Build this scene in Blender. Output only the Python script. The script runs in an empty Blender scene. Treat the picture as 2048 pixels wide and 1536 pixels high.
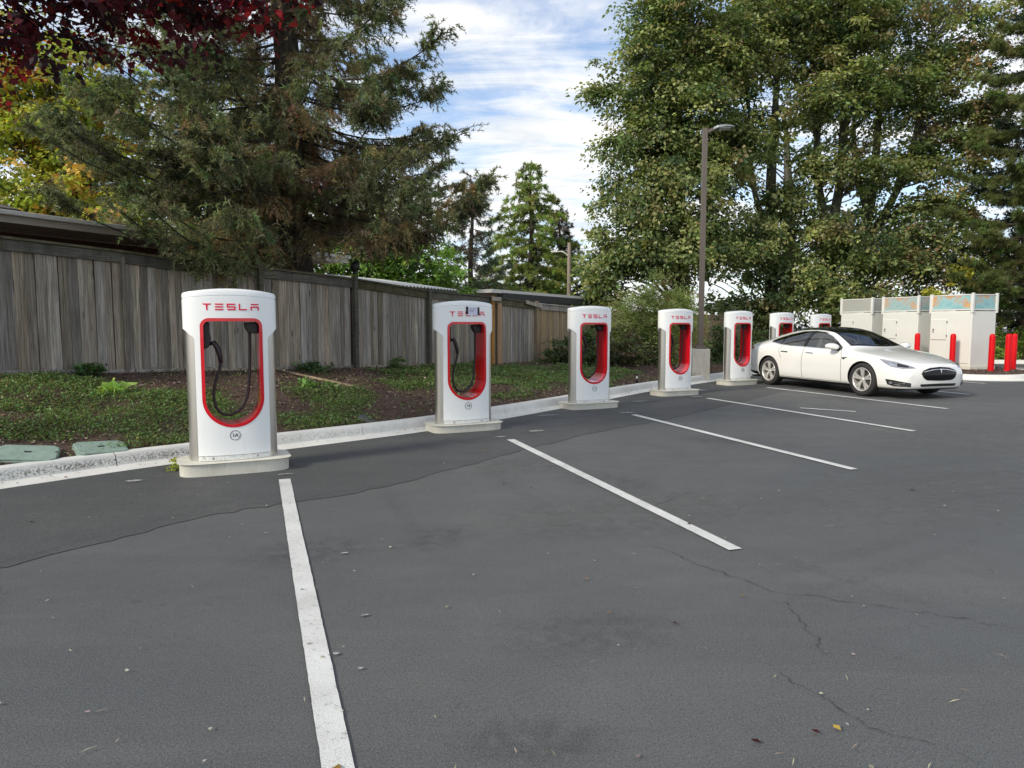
import bpy, bmesh, math, random
import numpy as np
from mathutils import Vector, Matrix
from mathutils.bvhtree import BVHTree
rng = np.random.default_rng(7)
random.seed(7)
sc = bpy.context.scene
COL = sc.collection

# ---------------------------------------------------------------- camera
cam = bpy.data.cameras.new('camera')
cam.sensor_fit = 'HORIZONTAL'; cam.sensor_width = 36.0
cam.lens = 36.0 * 1420.0 / 2048.0
cam.clip_start = 0.05; cam.clip_end = 3000
camo = bpy.data.objects.new('camera', cam); COL.objects.link(camo)
camo.location = (0, 0, 1.5)
camo.rotation_euler = (math.radians(90 - 4.75), 0, 0)
sc.camera = camo

# ---------------------------------------------------------------- sun and sky
SUN_DIR = Vector((-0.66, -0.54, 0.52)).normalized()      # towards the sun
sun = bpy.data.lights.new('sun', 'SUN'); sun.energy = 1.75; sun.angle = math.radians(11)
sun.color = (1.0, 0.91, 0.76)
suno = bpy.data.objects.new('sun', sun); COL.objects.link(suno)
suno.rotation_euler = (-SUN_DIR).to_track_quat('-Z', 'Y').to_euler()
suno.location = (0, 0, 30)

w = bpy.data.worlds.new('World'); sc.world = w; w.use_nodes = True
nt = w.node_tree; nt.nodes.clear()
def wn(t, **k):
    n = nt.nodes.new(t)
    for a, b in k.items(): setattr(n, a, b)
    return n
out = wn('ShaderNodeOutputWorld'); bg = wn('ShaderNodeBackground'); bg.inputs[1].default_value = 0.12
sky = wn('ShaderNodeTexSky', sky_type='NISHITA'); sky.sun_disc = False
sky.sun_elevation = math.asin(SUN_DIR.z); sky.sun_rotation = math.atan2(SUN_DIR.x, SUN_DIR.y)
sky.air_density = 1.0; sky.dust_density = 0.6; sky.ozone_density = 1.5
tc = wn('ShaderNodeTexCoord'); sep = wn('ShaderNodeSeparateXYZ'); nt.links.new(tc.outputs['Generated'], sep.inputs[0])
def m(op, a, b=None, c=None):
    n = wn('ShaderNodeMath', operation=op)
    for i, v in enumerate((a, b, c)):
        if v is None: continue
        if isinstance(v, (int, float)): n.inputs[i].default_value = v
        else: nt.links.new(v, n.inputs[i])
    return n.outputs[0]
zz = m('MAXIMUM', sep.outputs[2], 0.0)
den = m('ADD', zz, 0.16)
px = m('DIVIDE', sep.outputs[0], den); py = m('DIVIDE', sep.outputs[1], den)
comb = wn('ShaderNodeCombineXYZ'); nt.links.new(px, comb.inputs[0]); nt.links.new(py, comb.inputs[1])
def noise(scale, detail, rough, dist, loc, rot, scl):
    mp = wn('ShaderNodeMapping'); nt.links.new(comb.outputs[0], mp.inputs[0])
    mp.inputs['Location'].default_value = loc; mp.inputs['Rotation'].default_value = (0, 0, rot); mp.inputs['Scale'].default_value = scl
    n = wn('ShaderNodeTexNoise'); nt.links.new(mp.outputs[0], n.inputs['Vector'])
    n.inputs['Scale'].default_value = scale; n.inputs['Detail'].default_value = detail
    n.inputs['Roughness'].default_value = rough; n.inputs['Distortion'].default_value = dist
    return n.outputs[0]
n1 = noise(0.95, 9, 0.60, 0.7, (4.1, 1.65, 0), 0.15, (0.8, 1.1, 1))
n2 = noise(2.2, 8, 0.62, 1.1, (7.7, 4.0, 0), -0.35, (0.8, 2.4, 1))
cl = m('ADD', m('MULTIPLY', n1, 0.62), m('MULTIPLY', n2, 0.42))
ramp = wn('ShaderNodeMapRange'); ramp.interpolation_type = 'SMOOTHSTEP'
nt.links.new(cl, ramp.inputs[0]); ramp.inputs[1].default_value = 0.41; ramp.inputs[2].default_value = 0.63
ramp.inputs[3].default_value = 0.12; ramp.inputs[4].default_value = 0.98
hz = wn('ShaderNodeMapRange'); nt.links.new(sep.outputs[2], hz.inputs[0])
hz.inputs[1].default_value = 0.0; hz.inputs[2].default_value = 0.30; hz.inputs[3].default_value = 0.38; hz.inputs[4].default_value = 0.0
fac = m('MINIMUM', m('ADD', ramp.outputs[0], hz.outputs[0]), 1.0)
mix = wn('ShaderNodeMix', data_type='RGBA'); nt.links.new(fac, mix.inputs[0])
skm = wn('ShaderNodeMix', data_type='RGBA', blend_type='MULTIPLY'); skm.inputs[0].default_value = 1.0
nt.links.new(sky.outputs[0], skm.inputs[6]); skm.inputs[7].default_value = (0.68, 0.79, 0.90, 1)
nt.links.new(skm.outputs[2], mix.inputs[6])
cshade = wn('ShaderNodeMix', data_type='RGBA'); n3 = noise(3.4, 7, 0.6, 0.8, (1.7, 2.0, 0), -0.2, (0.7, 1.8, 1))
cr_ = wn('ShaderNodeMapRange'); nt.links.new(n3, cr_.inputs[0]); cr_.inputs[1].default_value = 0.36; cr_.inputs[2].default_value = 0.64
nt.links.new(cr_.outputs[0], cshade.inputs[0]); cshade.inputs[6].default_value = (3.9, 4.1, 4.3, 1); cshade.inputs[7].default_value = (5.5, 5.4, 5.25, 1)
nt.links.new(cshade.outputs[2], mix.inputs[7])
nt.links.new(mix.outputs[2], bg.inputs[0]); nt.links.new(bg.outputs[0], out.inputs[0])

sc.view_settings.view_transform = 'Standard'; sc.view_settings.look = 'None'
sc.view_settings.exposure = 0.90; sc.view_settings.gamma = 1.0
sc.view_settings.use_curve_mapping = False
sc.cycles.max_bounces = 6; sc.cycles.diffuse_bounces = 3; sc.cycles.glossy_bounces = 3
sc.cycles.transmission_bounces = 4; sc.cycles.transparent_max_bounces = 8
sc.cycles.use_denoising = True
sc.cycles.sample_clamp_indirect = 6.0

# ---------------------------------------------------------------- material helpers
class NT:
    def __init__(s, name):
        s.m = bpy.data.materials.new(name); s.m.use_nodes = True
        s.t = s.m.node_tree; s.b = s.t.nodes['Principled BSDF']; s.out = s.t.nodes['Material Output']
    def n(s, typ, **k):
        n = s.t.nodes.new(typ)
        for a, b in k.items(): setattr(n, a, b)
        return n
    def l(s, a, b): s.t.links.new(a, b)
    def coord(s, which='Object', scale=(1, 1, 1), loc=None, locsock=None):
        tc = s.n('ShaderNodeTexCoord'); mp = s.n('ShaderNodeMapping'); s.l(tc.outputs[which], mp.inputs[0])
        mp.inputs['Scale'].default_value = scale
        if loc: mp.inputs['Location'].default_value = loc
        if locsock is not None: s.l(locsock, mp.inputs['Location'])
        return mp.outputs[0]
    def world(s, scale=(1, 1, 1)):
        g = s.n('ShaderNodeNewGeometry'); mp = s.n('ShaderNodeMapping'); s.l(g.outputs['Position'], mp.inputs[0])
        mp.inputs['Scale'].default_value = scale
        return mp.outputs[0]
    def noise(s, vec, scale, detail=4, rough=0.6, dist=0.0):
        n = s.n('ShaderNodeTexNoise'); s.l(vec, n.inputs['Vector'])
        n.inputs['Scale'].default_value = scale; n.inputs['Detail'].default_value = detail
        n.inputs['Roughness'].default_value = rough; n.inputs['Distortion'].default_value = dist
        return n.outputs[0]
    def ramp(s, val, stops):
        r = s.n('ShaderNodeValToRGB'); s.l(val, r.inputs[0]); e = r.color_ramp.elements
        while len(e) < len(stops): e.new(0.5)
        for el, (p, c) in zip(e, stops):
            el.position = p; el.color = (*c, 1) if len(c) == 3 else c
        return r.outputs[0]
    def mixc(s, f, a, b, mode='MIX'):
        n = s.n('ShaderNodeMix', data_type='RGBA', blend_type=mode)
        if isinstance(f, (int, float)): n.inputs[0].default_value = f
        else: s.l(f, n.inputs[0])
        for i, v in ((6, a), (7, b)):
            if isinstance(v, tuple): n.inputs[i].default_value = (*v, 1) if len(v) == 3 else v
            else: s.l(v, n.inputs[i])
        return n.outputs[2]
    def rng(s, v, a, b, c, d):
        n = s.n('ShaderNodeMapRange'); s.l(v, n.inputs[0])
        for i, x in enumerate((a, b, c, d)): n.inputs[i + 1].default_value = x
        return n.outputs[0]
    def math(s, op, a, b=None):
        n = s.n('ShaderNodeMath', operation=op)
        for i, v in enumerate((a, b)):
            if v is None: continue
            if isinstance(v, (int, float)): n.inputs[i].default_value = v
            else: s.l(v, n.inputs[i])
        return n.outputs[0]
    def bump(s, h, strength=0.3, dist=0.01):
        b = s.n('ShaderNodeBump'); s.l(h, b.inputs['Height']); b.inputs['Strength'].default_value = strength; b.inputs['Distance'].default_value = dist
        s.l(b.outputs[0], s.b.inputs['Normal'])
    def set(s, **k):
        names = dict(col='Base Color', rough='Roughness', metal='Metallic', spec='Specular IOR Level', coat='Coat Weight', coatr='Coat Roughness', alpha='Alpha')
        for a, v in k.items():
            i = s.b.inputs[names[a]]
            if isinstance(v, tuple): i.default_value = (*v, 1) if len(v) == 3 else v
            elif isinstance(v, (int, float)): i.default_value = v
            else: s.l(v, i)
        return s
M = {}
def simple(name, col, rough=0.5, metal=0.0, coat=0.0, var=0.06, scale=6.0, spec=0.5, bump=0.0):
    k = NT(name); v = k.noise(k.coord(), scale, 5, 0.65)
    c = k.mixc(k.rng(v, 0.3, 0.7, 0, 1), tuple(x * (1 - var) for x in col), tuple(min(1, x * (1 + var)) for x in col))
    k.set(col=c, rough=rough, metal=metal, coat=coat, spec=spec)
    if bump: k.bump(v, bump, 0.005)
    M[name] = k.m; return k

# asphalt ---------------------------------------------------------
def asphalt(name, base, warm):
    k = NT(name); p = k.world()
    big = k.noise(p, 0.22, 4, 0.55, 0.6); mid = k.noise(p, 1.6, 6, 0.65, 0.4); fine = k.noise(p, 160, 2, 0.7); sp = k.noise(p, 420, 1, 0.5)
    c = k.mixc(k.rng(big, 0.40, 0.60, 0, 1), base, warm)
    c = k.mixc(k.rng(mid, 0.30, 0.72, 0.0, 0.55), c, tuple(x * 0.72 for x in base))
    streak = k.noise(k.world((0.35, 2.6, 1)), 1.1, 5, 0.6, 0.8)
    c = k.mixc(k.rng(streak, 0.5, 0.8, 0, 0.35), c, tuple(x * 1.32 for x in warm))
    st = k.noise(p, 9, 5, 0.7, 1.2)
    c = k.mixc(k.rng(st, 0.58, 0.70, 0, 0.40), c, tuple(x * 0.62 for x in base))
    fine2 = k.noise(p, 70, 3, 0.75)
    c = k.mixc(k.rng(fine2, 0.48, 0.64, 0, 0.65), c, tuple(x * 0.50 for x in base))
    c = k.mixc(k.rng(fine, 0.46, 0.66, 0, 0.8), c, tuple(x * 2.0 for x in base))
    bl = k.noise(p, 14, 4, 0.7, 0.8)
    c = k.mixc(k.math('MULTIPLY', k.rng(bl, 0.60, 0.70, 0, 0.55), k.rng(k.noise(p, 0.7, 3, 0.5), 0.42, 0.6, 0, 1)), c, tuple(x * 0.60 for x in base))
    c = k.mixc(k.rng(sp, 0.66, 0.8, 0, 0.45), c, (0.26, 0.26, 0.25))
    ag = k.noise(p, 115, 1, 0.5); c = k.mixc(k.rng(ag, 0.66, 0.74, 0, 0.55), c, (0.25, 0.245, 0.23))
    k.set(col=c, rough=k.rng(mid, 0.3, 0.7, 0.62, 0.84), spec=0.35)
    k.bump(k.math('ADD', k.math('MULTIPLY', fine, 0.6), k.math('MULTIPLY', mid, 0.9)), 0.45, 0.006)
    M[name] = k.m
asphalt('asphalt', (0.083, 0.087, 0.088), (0.120, 0.117, 0.109))
asphalt('asphalt_new', (0.061, 0.064, 0.065), (0.086, 0.084, 0.079))
def stain(name, col, amount, scale):
    k = NT(name); tc = k.n('ShaderNodeTexCoord'); g = k.n('ShaderNodeTexGradient', gradient_type='SPHERICAL'); k.l(tc.outputs['Object'], g.inputs[0])
    f = k.math('MULTIPLY', k.rng(g.outputs[1], 0.0, 0.55, 0, 1), k.rng(k.noise(k.world(), scale, 5, 0.7, 0.6), 0.40, 0.60, 0, 1))
    k.set(col=col, rough=0.6); tr = k.n('ShaderNodeBsdfTransparent'); mx = k.n('ShaderNodeMixShader'); k.l(k.math('MULTIPLY', f, amount), mx.inputs[0])
    k.l(tr.outputs[0], mx.inputs[1]); k.l(k.b.outputs[0], mx.inputs[2]); k.l(mx.outputs[0], k.out.inputs[0]); M[name] = k.m
stain('oil_stain', (0.030, 0.030, 0.031), 0.17, 11); stain('tyre_mark', (0.12, 0.12, 0.115), 0.14, 22); stain('dust_patch', (0.15, 0.147, 0.135), 0.32, 9)
simple('crack', (0.034, 0.034, 0.034), 0.95)

k = NT('paint'); p = k.world(); a = k.noise(p, 26, 6, 0.75); b = k.noise(p, 2.2, 4, 0.6); fn = k.noise(p, 210, 2, 0.6)
wear = k.math('ADD', k.rng(a, 0.57, 0.70, 0, 0.9), k.rng(fn, 0.54, 0.66, 0, 0.75))
c = k.mixc(k.rng(b, 0.3, 0.7, 0, 1), (0.56, 0.56, 0.53), (0.76, 0.76, 0.73))
k.set(col=k.mixc(k.math('MINIMUM', k.math('MULTIPLY', wear, k.rng(b, 0.3, 0.7, 1.0, 0.55)), 1.0), c, (0.10, 0.10, 0.10)), rough=0.75); k.bump(fn, 0.4, 0.004); M['paint'] = k.m
k = NT('paint_scuff'); p = k.world(); a = k.noise(p, 30, 5, 0.8)
k.set(col=k.mixc(k.rng(a, 0.42, 0.62, 0, 1), (0.42, 0.42, 0.39), (0.10, 0.10, 0.10)), rough=0.85); M['paint_scuff'] = k.m

# concrete ---------------------------------------------------------
def concrete(name, c0, c1, stain, amount):
    k = NT(name); p = k.world(); a = k.noise(p, 3.0, 6, 0.65); f = k.noise(p, 55, 4, 0.75); s = k.noise(k.world((1, 1, 0.25)), 7, 6, 0.75, 0.6)
    c = k.mixc(k.rng(a, 0.3, 0.7, 0, 1), c0, c1)
    c = k.mixc(k.rng(s, 0.48, 0.75, 0, amount), c, stain)
    c = k.mixc(k.rng(f, 0.60, 0.72, 0, 0.55), c, tuple(x * 0.35 for x in c0))
    k.set(col=c, rough=0.9, spec=0.3); k.bump(f, 0.5, 0.006); M[name] = k.m
concrete('concrete', (0.42, 0.41, 0.36), (0.56, 0.54, 0.48), (0.25, 0.23, 0.18), 0.6)
concrete('concrete_pad', (0.60, 0.585, 0.51), (0.72, 0.70, 0.61), (0.42, 0.385, 0.28), 0.5)
# kerb: pale, with dark lichen growing on the lower face
k = NT('kerb'); p = k.world(); a = k.noise(p, 3.0, 6, 0.65); f = k.noise(p, 48, 3, 0.8); s = k.noise(p, 0.55, 3, 0.5)
sepn = k.n('ShaderNodeSeparateXYZ'); k.l(p, sepn.inputs[0])
c = k.mixc(k.rng(a, 0.3, 0.7, 0, 1), (0.62, 0.615, 0.575), (0.76, 0.75, 0.71))
lich = k.math('MULTIPLY', k.rng(sepn.outputs[2], 0.015, 0.05, 0, 1), k.rng(sepn.outputs[2], 0.13, 0.08, 0, 1))
lich = k.math('MULTIPLY', lich, k.rng(k.math('ADD', f, k.math('MULTIPLY', k.math('SUBTRACT', s, 0.5), 0.55)), 0.48, 0.54, 0, 0.85))
lich = k.math('MULTIPLY', lich, k.rng(sepn.outputs[0], -3.4, -1.6, 1.0, 0.22))
c = k.mixc(lich, c, (0.13, 0.13, 0.10))
c = k.mixc(k.rng(k.noise(p, 90, 2, 0.6), 0.62, 0.7, 0, 0.4), c, (0.18, 0.17, 0.14))
k.set(col=c, rough=0.92, spec=0.3); k.bump(f, 0.4, 0.006); M['kerb'] = k.m

# soil / mulch ------------------------------------------------------
k = NT('mulch'); p = k.world(); a = k.noise(p, 34, 5, 0.8); b = k.noise(p, 1.1, 4, 0.6)
c = k.ramp(a, [(0.25, (0.036, 0.024, 0.018)), (0.5, (0.118, 0.080, 0.062)), (0.72, (0.24, 0.175, 0.138))])
c = k.mixc(k.rng(b, 0.4, 0.7, 0, 0.5), c, (0.105, 0.068, 0.058))
k.set(col=c, rough=0.95, spec=0.2); k.bump(a, 1.0, 0.03); M['mulch'] = k.m

# weathered boards ----------------------------------------------------
def wood(name, stops, dark, rnd=0.5, gs=(26, 26, 1.3), sat=(0.55, 1.45)):
    k = NT(name); oi = k.n('ShaderNodeObjectInfo')
    off = k.n('ShaderNodeCombineXYZ'); r10 = k.math('MULTIPLY', oi.outputs['Random'], 37.0)
    for i in range(3): k.l(r10, off.inputs[i])
    v = k.coord('Object', (1, 1, 1), locsock=off.outputs[0])
    mp = k.n('ShaderNodeMapping'); k.l(v, mp.inputs[0]); mp.inputs['Scale'].default_value = gs
    g = k.noise(mp.outputs[0], 2.2, 7, 0.72, 0.5)
    mp2 = k.n('ShaderNodeMapping'); k.l(v, mp2.inputs[0]); mp2.inputs['Scale'].default_value = (5, 5, 0.8)
    h = k.noise(mp2.outputs[0], 1.4, 5, 0.6, 0.3)
    c = k.ramp(g, stops)
    c = k.mixc(k.rng(h, 0.45, 0.75, 0, 0.75), c, dark)
    tone = k.rng(oi.outputs['Random'], 0, 1, 1 - rnd, 1 + rnd * 0.75)
    hs = k.n('ShaderNodeHueSaturation'); k.l(c, hs.inputs['Color']); k.l(tone, hs.inputs['Value'])
    rs = k.math('FRACT', k.math('MULTIPLY', oi.outputs['Random'], 17.3)); k.l(k.rng(rs, 0, 1, *sat), hs.inputs['Saturation'])
    kn = k.n('ShaderNodeTexVoronoi'); mp3 = k.n('ShaderNodeMapping'); k.l(v, mp3.inputs[0]); mp3.inputs['Scale'].default_value = (7, 7, 2.6)
    k.l(mp3.outputs[0], kn.inputs['Vector']); kn.inputs['Scale'].default_value = 1.0
    c2 = k.mixc(k.rng(kn.outputs['Distance'], 0.06, 0.13, 0.85, 0), hs.outputs[0], tuple(x * 0.4 for x in dark))
    k.set(col=c2, rough=0.93, spec=0.2); k.bump(g, 0.9, 0.006); M[name] = k.m
wood('wood_grey', [(0.30, (0.100, 0.087, 0.073)), (0.47, (0.295, 0.262, 0.220)), (0.70, (0.59, 0.54, 0.465))], (0.150, 0.124, 0.101), 0.36)
wood('wood_tan', [(0.28, (0.24, 0.165, 0.085)), (0.5, (0.40, 0.29, 0.155)), (0.74, (0.54, 0.41, 0.24))], (0.22, 0.155, 0.08), 0.20, sat=(0.75, 1.0))
wood('wood_orange', [(0.28, (0.33, 0.17, 0.07)), (0.5, (0.48, 0.27, 0.12)), (0.74, (0.60, 0.40, 0.21))], (0.32, 0.17, 0.08), 0.1)
wood('wood_rail', [(0.28, (0.050, 0.046, 0.034)), (0.5, (0.115, 0.107, 0.078)), (0.74, (0.20, 0.19, 0.14))], (0.045, 0.045, 0.028), 0.2, (1.6, 1.6, 30))
wood('wood_pole', [(0.28, (0.16, 0.11, 0.075)), (0.5, (0.27, 0.20, 0.145)), (0.74, (0.36, 0.28, 0.21))], (0.18, 0.13, 0.09), 0.05)
# bark
k = NT('bark'); v = k.world((1, 1, 0.22)); a = k.noise(v, 13, 6, 0.75, 0.6)
k.set(col=k.ramp(a, [(0.3, (0.022, 0.018, 0.014)), (0.55, (0.075, 0.063, 0.050)), (0.8, (0.16, 0.145, 0.12))]), rough=0.95, spec=0.2); k.bump(a, 1.0, 0.04); M['bark'] = k.m
k = NT('bark_maple'); v = k.world((1, 1, 0.3)); a = k.noise(v, 8, 6, 0.75, 0.6); b = k.noise(k.world(), 0.8, 3, 0.6)
c = k.ramp(a, [(0.3, (0.045, 0.042, 0.034)), (0.55, (0.13, 0.125, 0.10)), (0.8, (0.26, 0.255, 0.21))])
k.set(col=k.mixc(k.rng(b, 0.45, 0.7, 0, 0.6), c, (0.09, 0.10, 0.05)), rough=0.95, spec=0.2); k.bump(a, 0.8, 0.03); M['bark_maple'] = k.m
# leaves
def leafmat(name, trans=0.35, rough=0.5, spec=0.35):
    k = NT(name); at = k.n('ShaderNodeAttribute', attribute_name='tint')
    k.set(col=at.outputs['Color'], rough=rough, spec=spec)
    t = k.n('ShaderNodeBsdfTranslucent')
    c = k.mixc(1.0, at.outputs['Color'], (1.35, 1.4, 0.75), 'MULTIPLY'); k.l(c, t.inputs[0])
    mx = k.n('ShaderNodeMixShader'); mx.inputs[0].default_value = trans
    k.l(k.b.outputs[0], mx.inputs[1]); k.l(t.outputs[0], mx.inputs[2]); k.l(mx.outputs[0], k.out.inputs[0]); M[name] = k.m
leafmat('leaf', 0.36); leafmat('needle', 0.30, 0.6, 0.25); leafmat('leaf_red', 0.38, 0.45); leafmat('chip', 0.0, 0.95, 0.1)

# charger, vehicle and cabinet surfaces ----------------------------------
k = NT('white_gloss'); p = k.world((1, 1, 0.10)); d = k.noise(p, 26, 5, 0.7)
k.set(col=k.mixc(k.rng(d, 0.55, 0.80, 0, 0.28), (0.86, 0.88, 0.875), (0.64, 0.65, 0.62)), rough=0.24, coat=0.4, coatr=0.08); M['white_gloss'] = k.m
k = NT('stainless'); p = k.coord('Object', (60, 60, 1)); d = k.noise(p, 3, 4, 0.6)
k.set(col=(0.60, 0.575, 0.53), metal=1.0, rough=0.38); M['stainless'] = k.m
simple('red_gloss', (0.62, 0.003, 0.014), 0.16, coat=0.6, var=0.04)
simple('red_letter', (0.72, 0.012, 0.055), 0.45, var=0.03)
simple('black_plastic', (0.016, 0.016, 0.017), 0.42)
simple('black_rubber', (0.019, 0.019, 0.020), 0.6)
simple('dark_print', (0.035, 0.04, 0.045), 0.5)
simple('paper', (0.66, 0.66, 0.80), 0.7, var=0.05, scale=40)
simple('tape', (0.010, 0.012, 0.012), 0.45)
k = NT('base_strip'); d = k.noise(k.world(), 45, 4, 0.8)
k.set(col=k.mixc(k.rng(d, 0.5, 0.66, 0, 0.65), (0.72, 0.73, 0.71), (0.24, 0.23, 0.20)), rough=0.45); M['base_strip'] = k.m
simple('bollard_red', (0.64, 0.002, 0.006), 0.45, var=0.05, scale=3, spec=0.25)
simple('cabinet', (0.735, 0.73, 0.675), 0.42, var=0.025, scale=2)
simple('cabinet_dark', (0.10, 0.10, 0.10), 0.5)
simple('lamp_bronze', (0.115, 0.094, 0.078), 0.42, var=0.05, scale=4)
simple('lamp_lens', (0.55, 0.56, 0.55), 0.25)
simple('steel_grey', (0.30, 0.31, 0.31), 0.45, metal=0.7)
simple('valve_green', (0.25, 0.34, 0.285), 0.6, var=0.16, scale=12)
simple('white_metal', (0.72, 0.72, 0.68), 0.45, var=0.04)
simple('fascia', (0.52, 0.47, 0.40), 0.6, var=0.06)
simple('soffit', (0.42, 0.38, 0.32), 0.7, var=0.06)
simple('wall_brown', (0.085, 0.045, 0.028), 0.85, var=0.15)
simple('wall_tan', (0.30, 0.235, 0.17), 0.85, var=0.08)
simple('dark_under', (0.055, 0.055, 0.055), 0.8)
k = NT('shingle'); br = k.n('ShaderNodeTexBrick'); k.l(k.coord('Object', (1, 1, 1)), br.inputs[0]); br.inputs['Scale'].default_value = 5
br.inputs['Color1'].default_value = (0.115, 0.105, 0.092, 1); br.inputs['Color2'].default_value = (0.17, 0.155, 0.135, 1); br.inputs['Mortar'].default_value = (0.05, 0.045, 0.04, 1)
k.set(col=br.outputs[0], rough=0.95); k.bump(br.outputs[1], 0.5, 0.01); M['shingle'] = k.m
# printed perforated screens above the cabinets
def screen(name, sat):
    k = NT(name); v = k.coord('Object', (1.0, 1.0, 1.6)); a = k.noise(v, 0.85, 3, 0.5, 1.3); b = k.noise(v, 2.6, 3, 0.5, 1.0)
    c = k.ramp(a, [(0.36, (0.56, 0.52, 0.50)), (0.43, (0.17, 0.46, 0.50)), (0.50, (0.30, 0.58, 0.60)), (0.55, (0.62, 0.30, 0.13)), (0.61, (0.70, 0.42, 0.12)), (0.70, (0.55, 0.50, 0.52))])
    g = k.mixc(sat, (0.40, 0.40, 0.36), c)
    w_ = k.n('ShaderNodeTexVoronoi'); k.l(k.coord('Object', (1, 1, 1)), w_.inputs['Vector']); w_.inputs['Scale'].default_value = 70; w_.inputs['Randomness'].default_value = 0
    g = k.mixc(k.rng(w_.outputs['Distance'], 0.28, 0.34, 0.45, 0), g, (0.14, 0.14, 0.13))
    k.set(col=g, rough=0.55); M[name] = k.m
screen('screen_bright', 0.78); screen('screen_mid', 0.5); screen('screen_grey', 0.05)
k = NT('car_paint'); k.set(col=(0.84, 0.835, 0.80), rough=0.16, coat=1.0, coatr=0.03); M['car_paint'] = k.m
k = NT('car_black'); k.set(col=(0.006, 0.006, 0.007), rough=0.08, spec=0.3); M['car_black'] = k.m
simple('car_trim', (0.013, 0.013, 0.014), 0.55)
simple('tyre', (0.026, 0.025, 0.024), 0.75, var=0.12, scale=20)
k = NT('rim'); k.set(col=(0.74, 0.72, 0.68), metal=0.55, rough=0.30); M['rim'] = k.m
k = NT('chrome'); k.set(col=(0.75, 0.75, 0.75), metal=1.0, rough=0.10); M['chrome'] = k.m
simple('brake', (0.09, 0.085, 0.08), 0.5, metal=0.5)
simple('tail_red', (0.32, 0.004, 0.010), 0.15, coat=0.8)
simple('cabin_dark', (0.04, 0.04, 0.042), 0.8)
simple('seat_leather', (0.11, 0.10, 0.095), 0.6)
def glass(name, tint, f0):
    k = NT(name); tr = k.n('ShaderNodeBsdfTransparent'); tr.inputs[0].default_value = (*tint, 1)
    gl = k.n('ShaderNodeBsdfGlossy'); gl.inputs['Roughness'].default_value = 0.015; gl.inputs[0].default_value = (1, 1, 1, 1)
    fr = k.n('ShaderNodeFresnel'); fr.inputs[0].default_value = f0
    mx = k.n('ShaderNodeMixShader'); k.l(fr.outputs[0], mx.inputs[0]); k.l(tr.outputs[0], mx.inputs[1]); k.l(gl.outputs[0], mx.inputs[2]); k.l(mx.outputs[0], k.out.inputs[0]); M[name] = k.m
glass('window_glass', (0.78, 0.86, 0.80), 2.0); glass('dark_glass', (0.18, 0.20, 0.20), 2.0)
k = NT('lamp_glass'); k.set(col=(0.36, 0.36, 0.40), rough=0.12, metal=0.5, coat=1.0); M['lamp_glass'] = k.m

# ---------------------------------------------------------------- object helpers
def tag(o, label=None, cat=None, group=None, kind=None):
    if label: o['label'] = label
    if cat: o['category'] = cat
    if group: o['group'] = group
    if kind: o['kind'] = kind
    return o
def empty(name, loc=(0, 0, 0), rz=0, parent=None):
    o = bpy.data.objects.new(name, None); COL.objects.link(o); o.location = loc; o.rotation_euler = (0, 0, rz); o.parent = parent
    o.empty_display_size = 0.2
    return o
def link(name, me, mat=None, parent=None, loc=None, smooth=False, rz=None):
    if mat is not None and len(me.materials) == 0: me.materials.append(M[mat] if isinstance(mat, str) else mat)
    if smooth: me.polygons.foreach_set('use_smooth', [True] * len(me.polygons))
    o = bpy.data.objects.new(name, me); COL.objects.link(o)
    if parent is not None: o.parent = parent
    if loc is not None: o.location = loc
    if rz is not None: o.rotation_euler = (0, 0, rz)
    return o
def raw(name, V, F):
    me = bpy.data.meshes.new(name); me.from_pydata([tuple(map(float, v)) for v in V], [], [tuple(int(i) for i in f) for f in F]); me.update(); return me
def quads(name, V, n=4, tint=None, mat=None):
    """fast mesh of separate n-gons; V is (N*n, 3)"""
    V = np.asarray(V, np.float32).reshape(-1, 3); N = len(V) // n
    me = bpy.data.meshes.new(name); me.vertices.add(len(V)); me.vertices.foreach_set('co', V.ravel())
    me.loops.add(len(V)); me.loops.foreach_set('vertex_index', np.arange(len(V), dtype=np.int32))
    me.polygons.add(N); me.polygons.foreach_set('loop_start', np.arange(0, len(V), n, dtype=np.int32))
    me.polygons.foreach_set('loop_total', np.full(N, n, np.int32))
    if tint is not None:
        a = me.attributes.new('tint', 'FLOAT_COLOR', 'POINT')
        c = np.ones((N, n, 4), np.float32); c[:, :, :3] = np.asarray(tint, np.float32)[:, None, :]; a.data.foreach_set('color', c.ravel())
    if mat: me.materials.append(M[mat])
    me.update(calc_edges=True); me.validate(); return me
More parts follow.
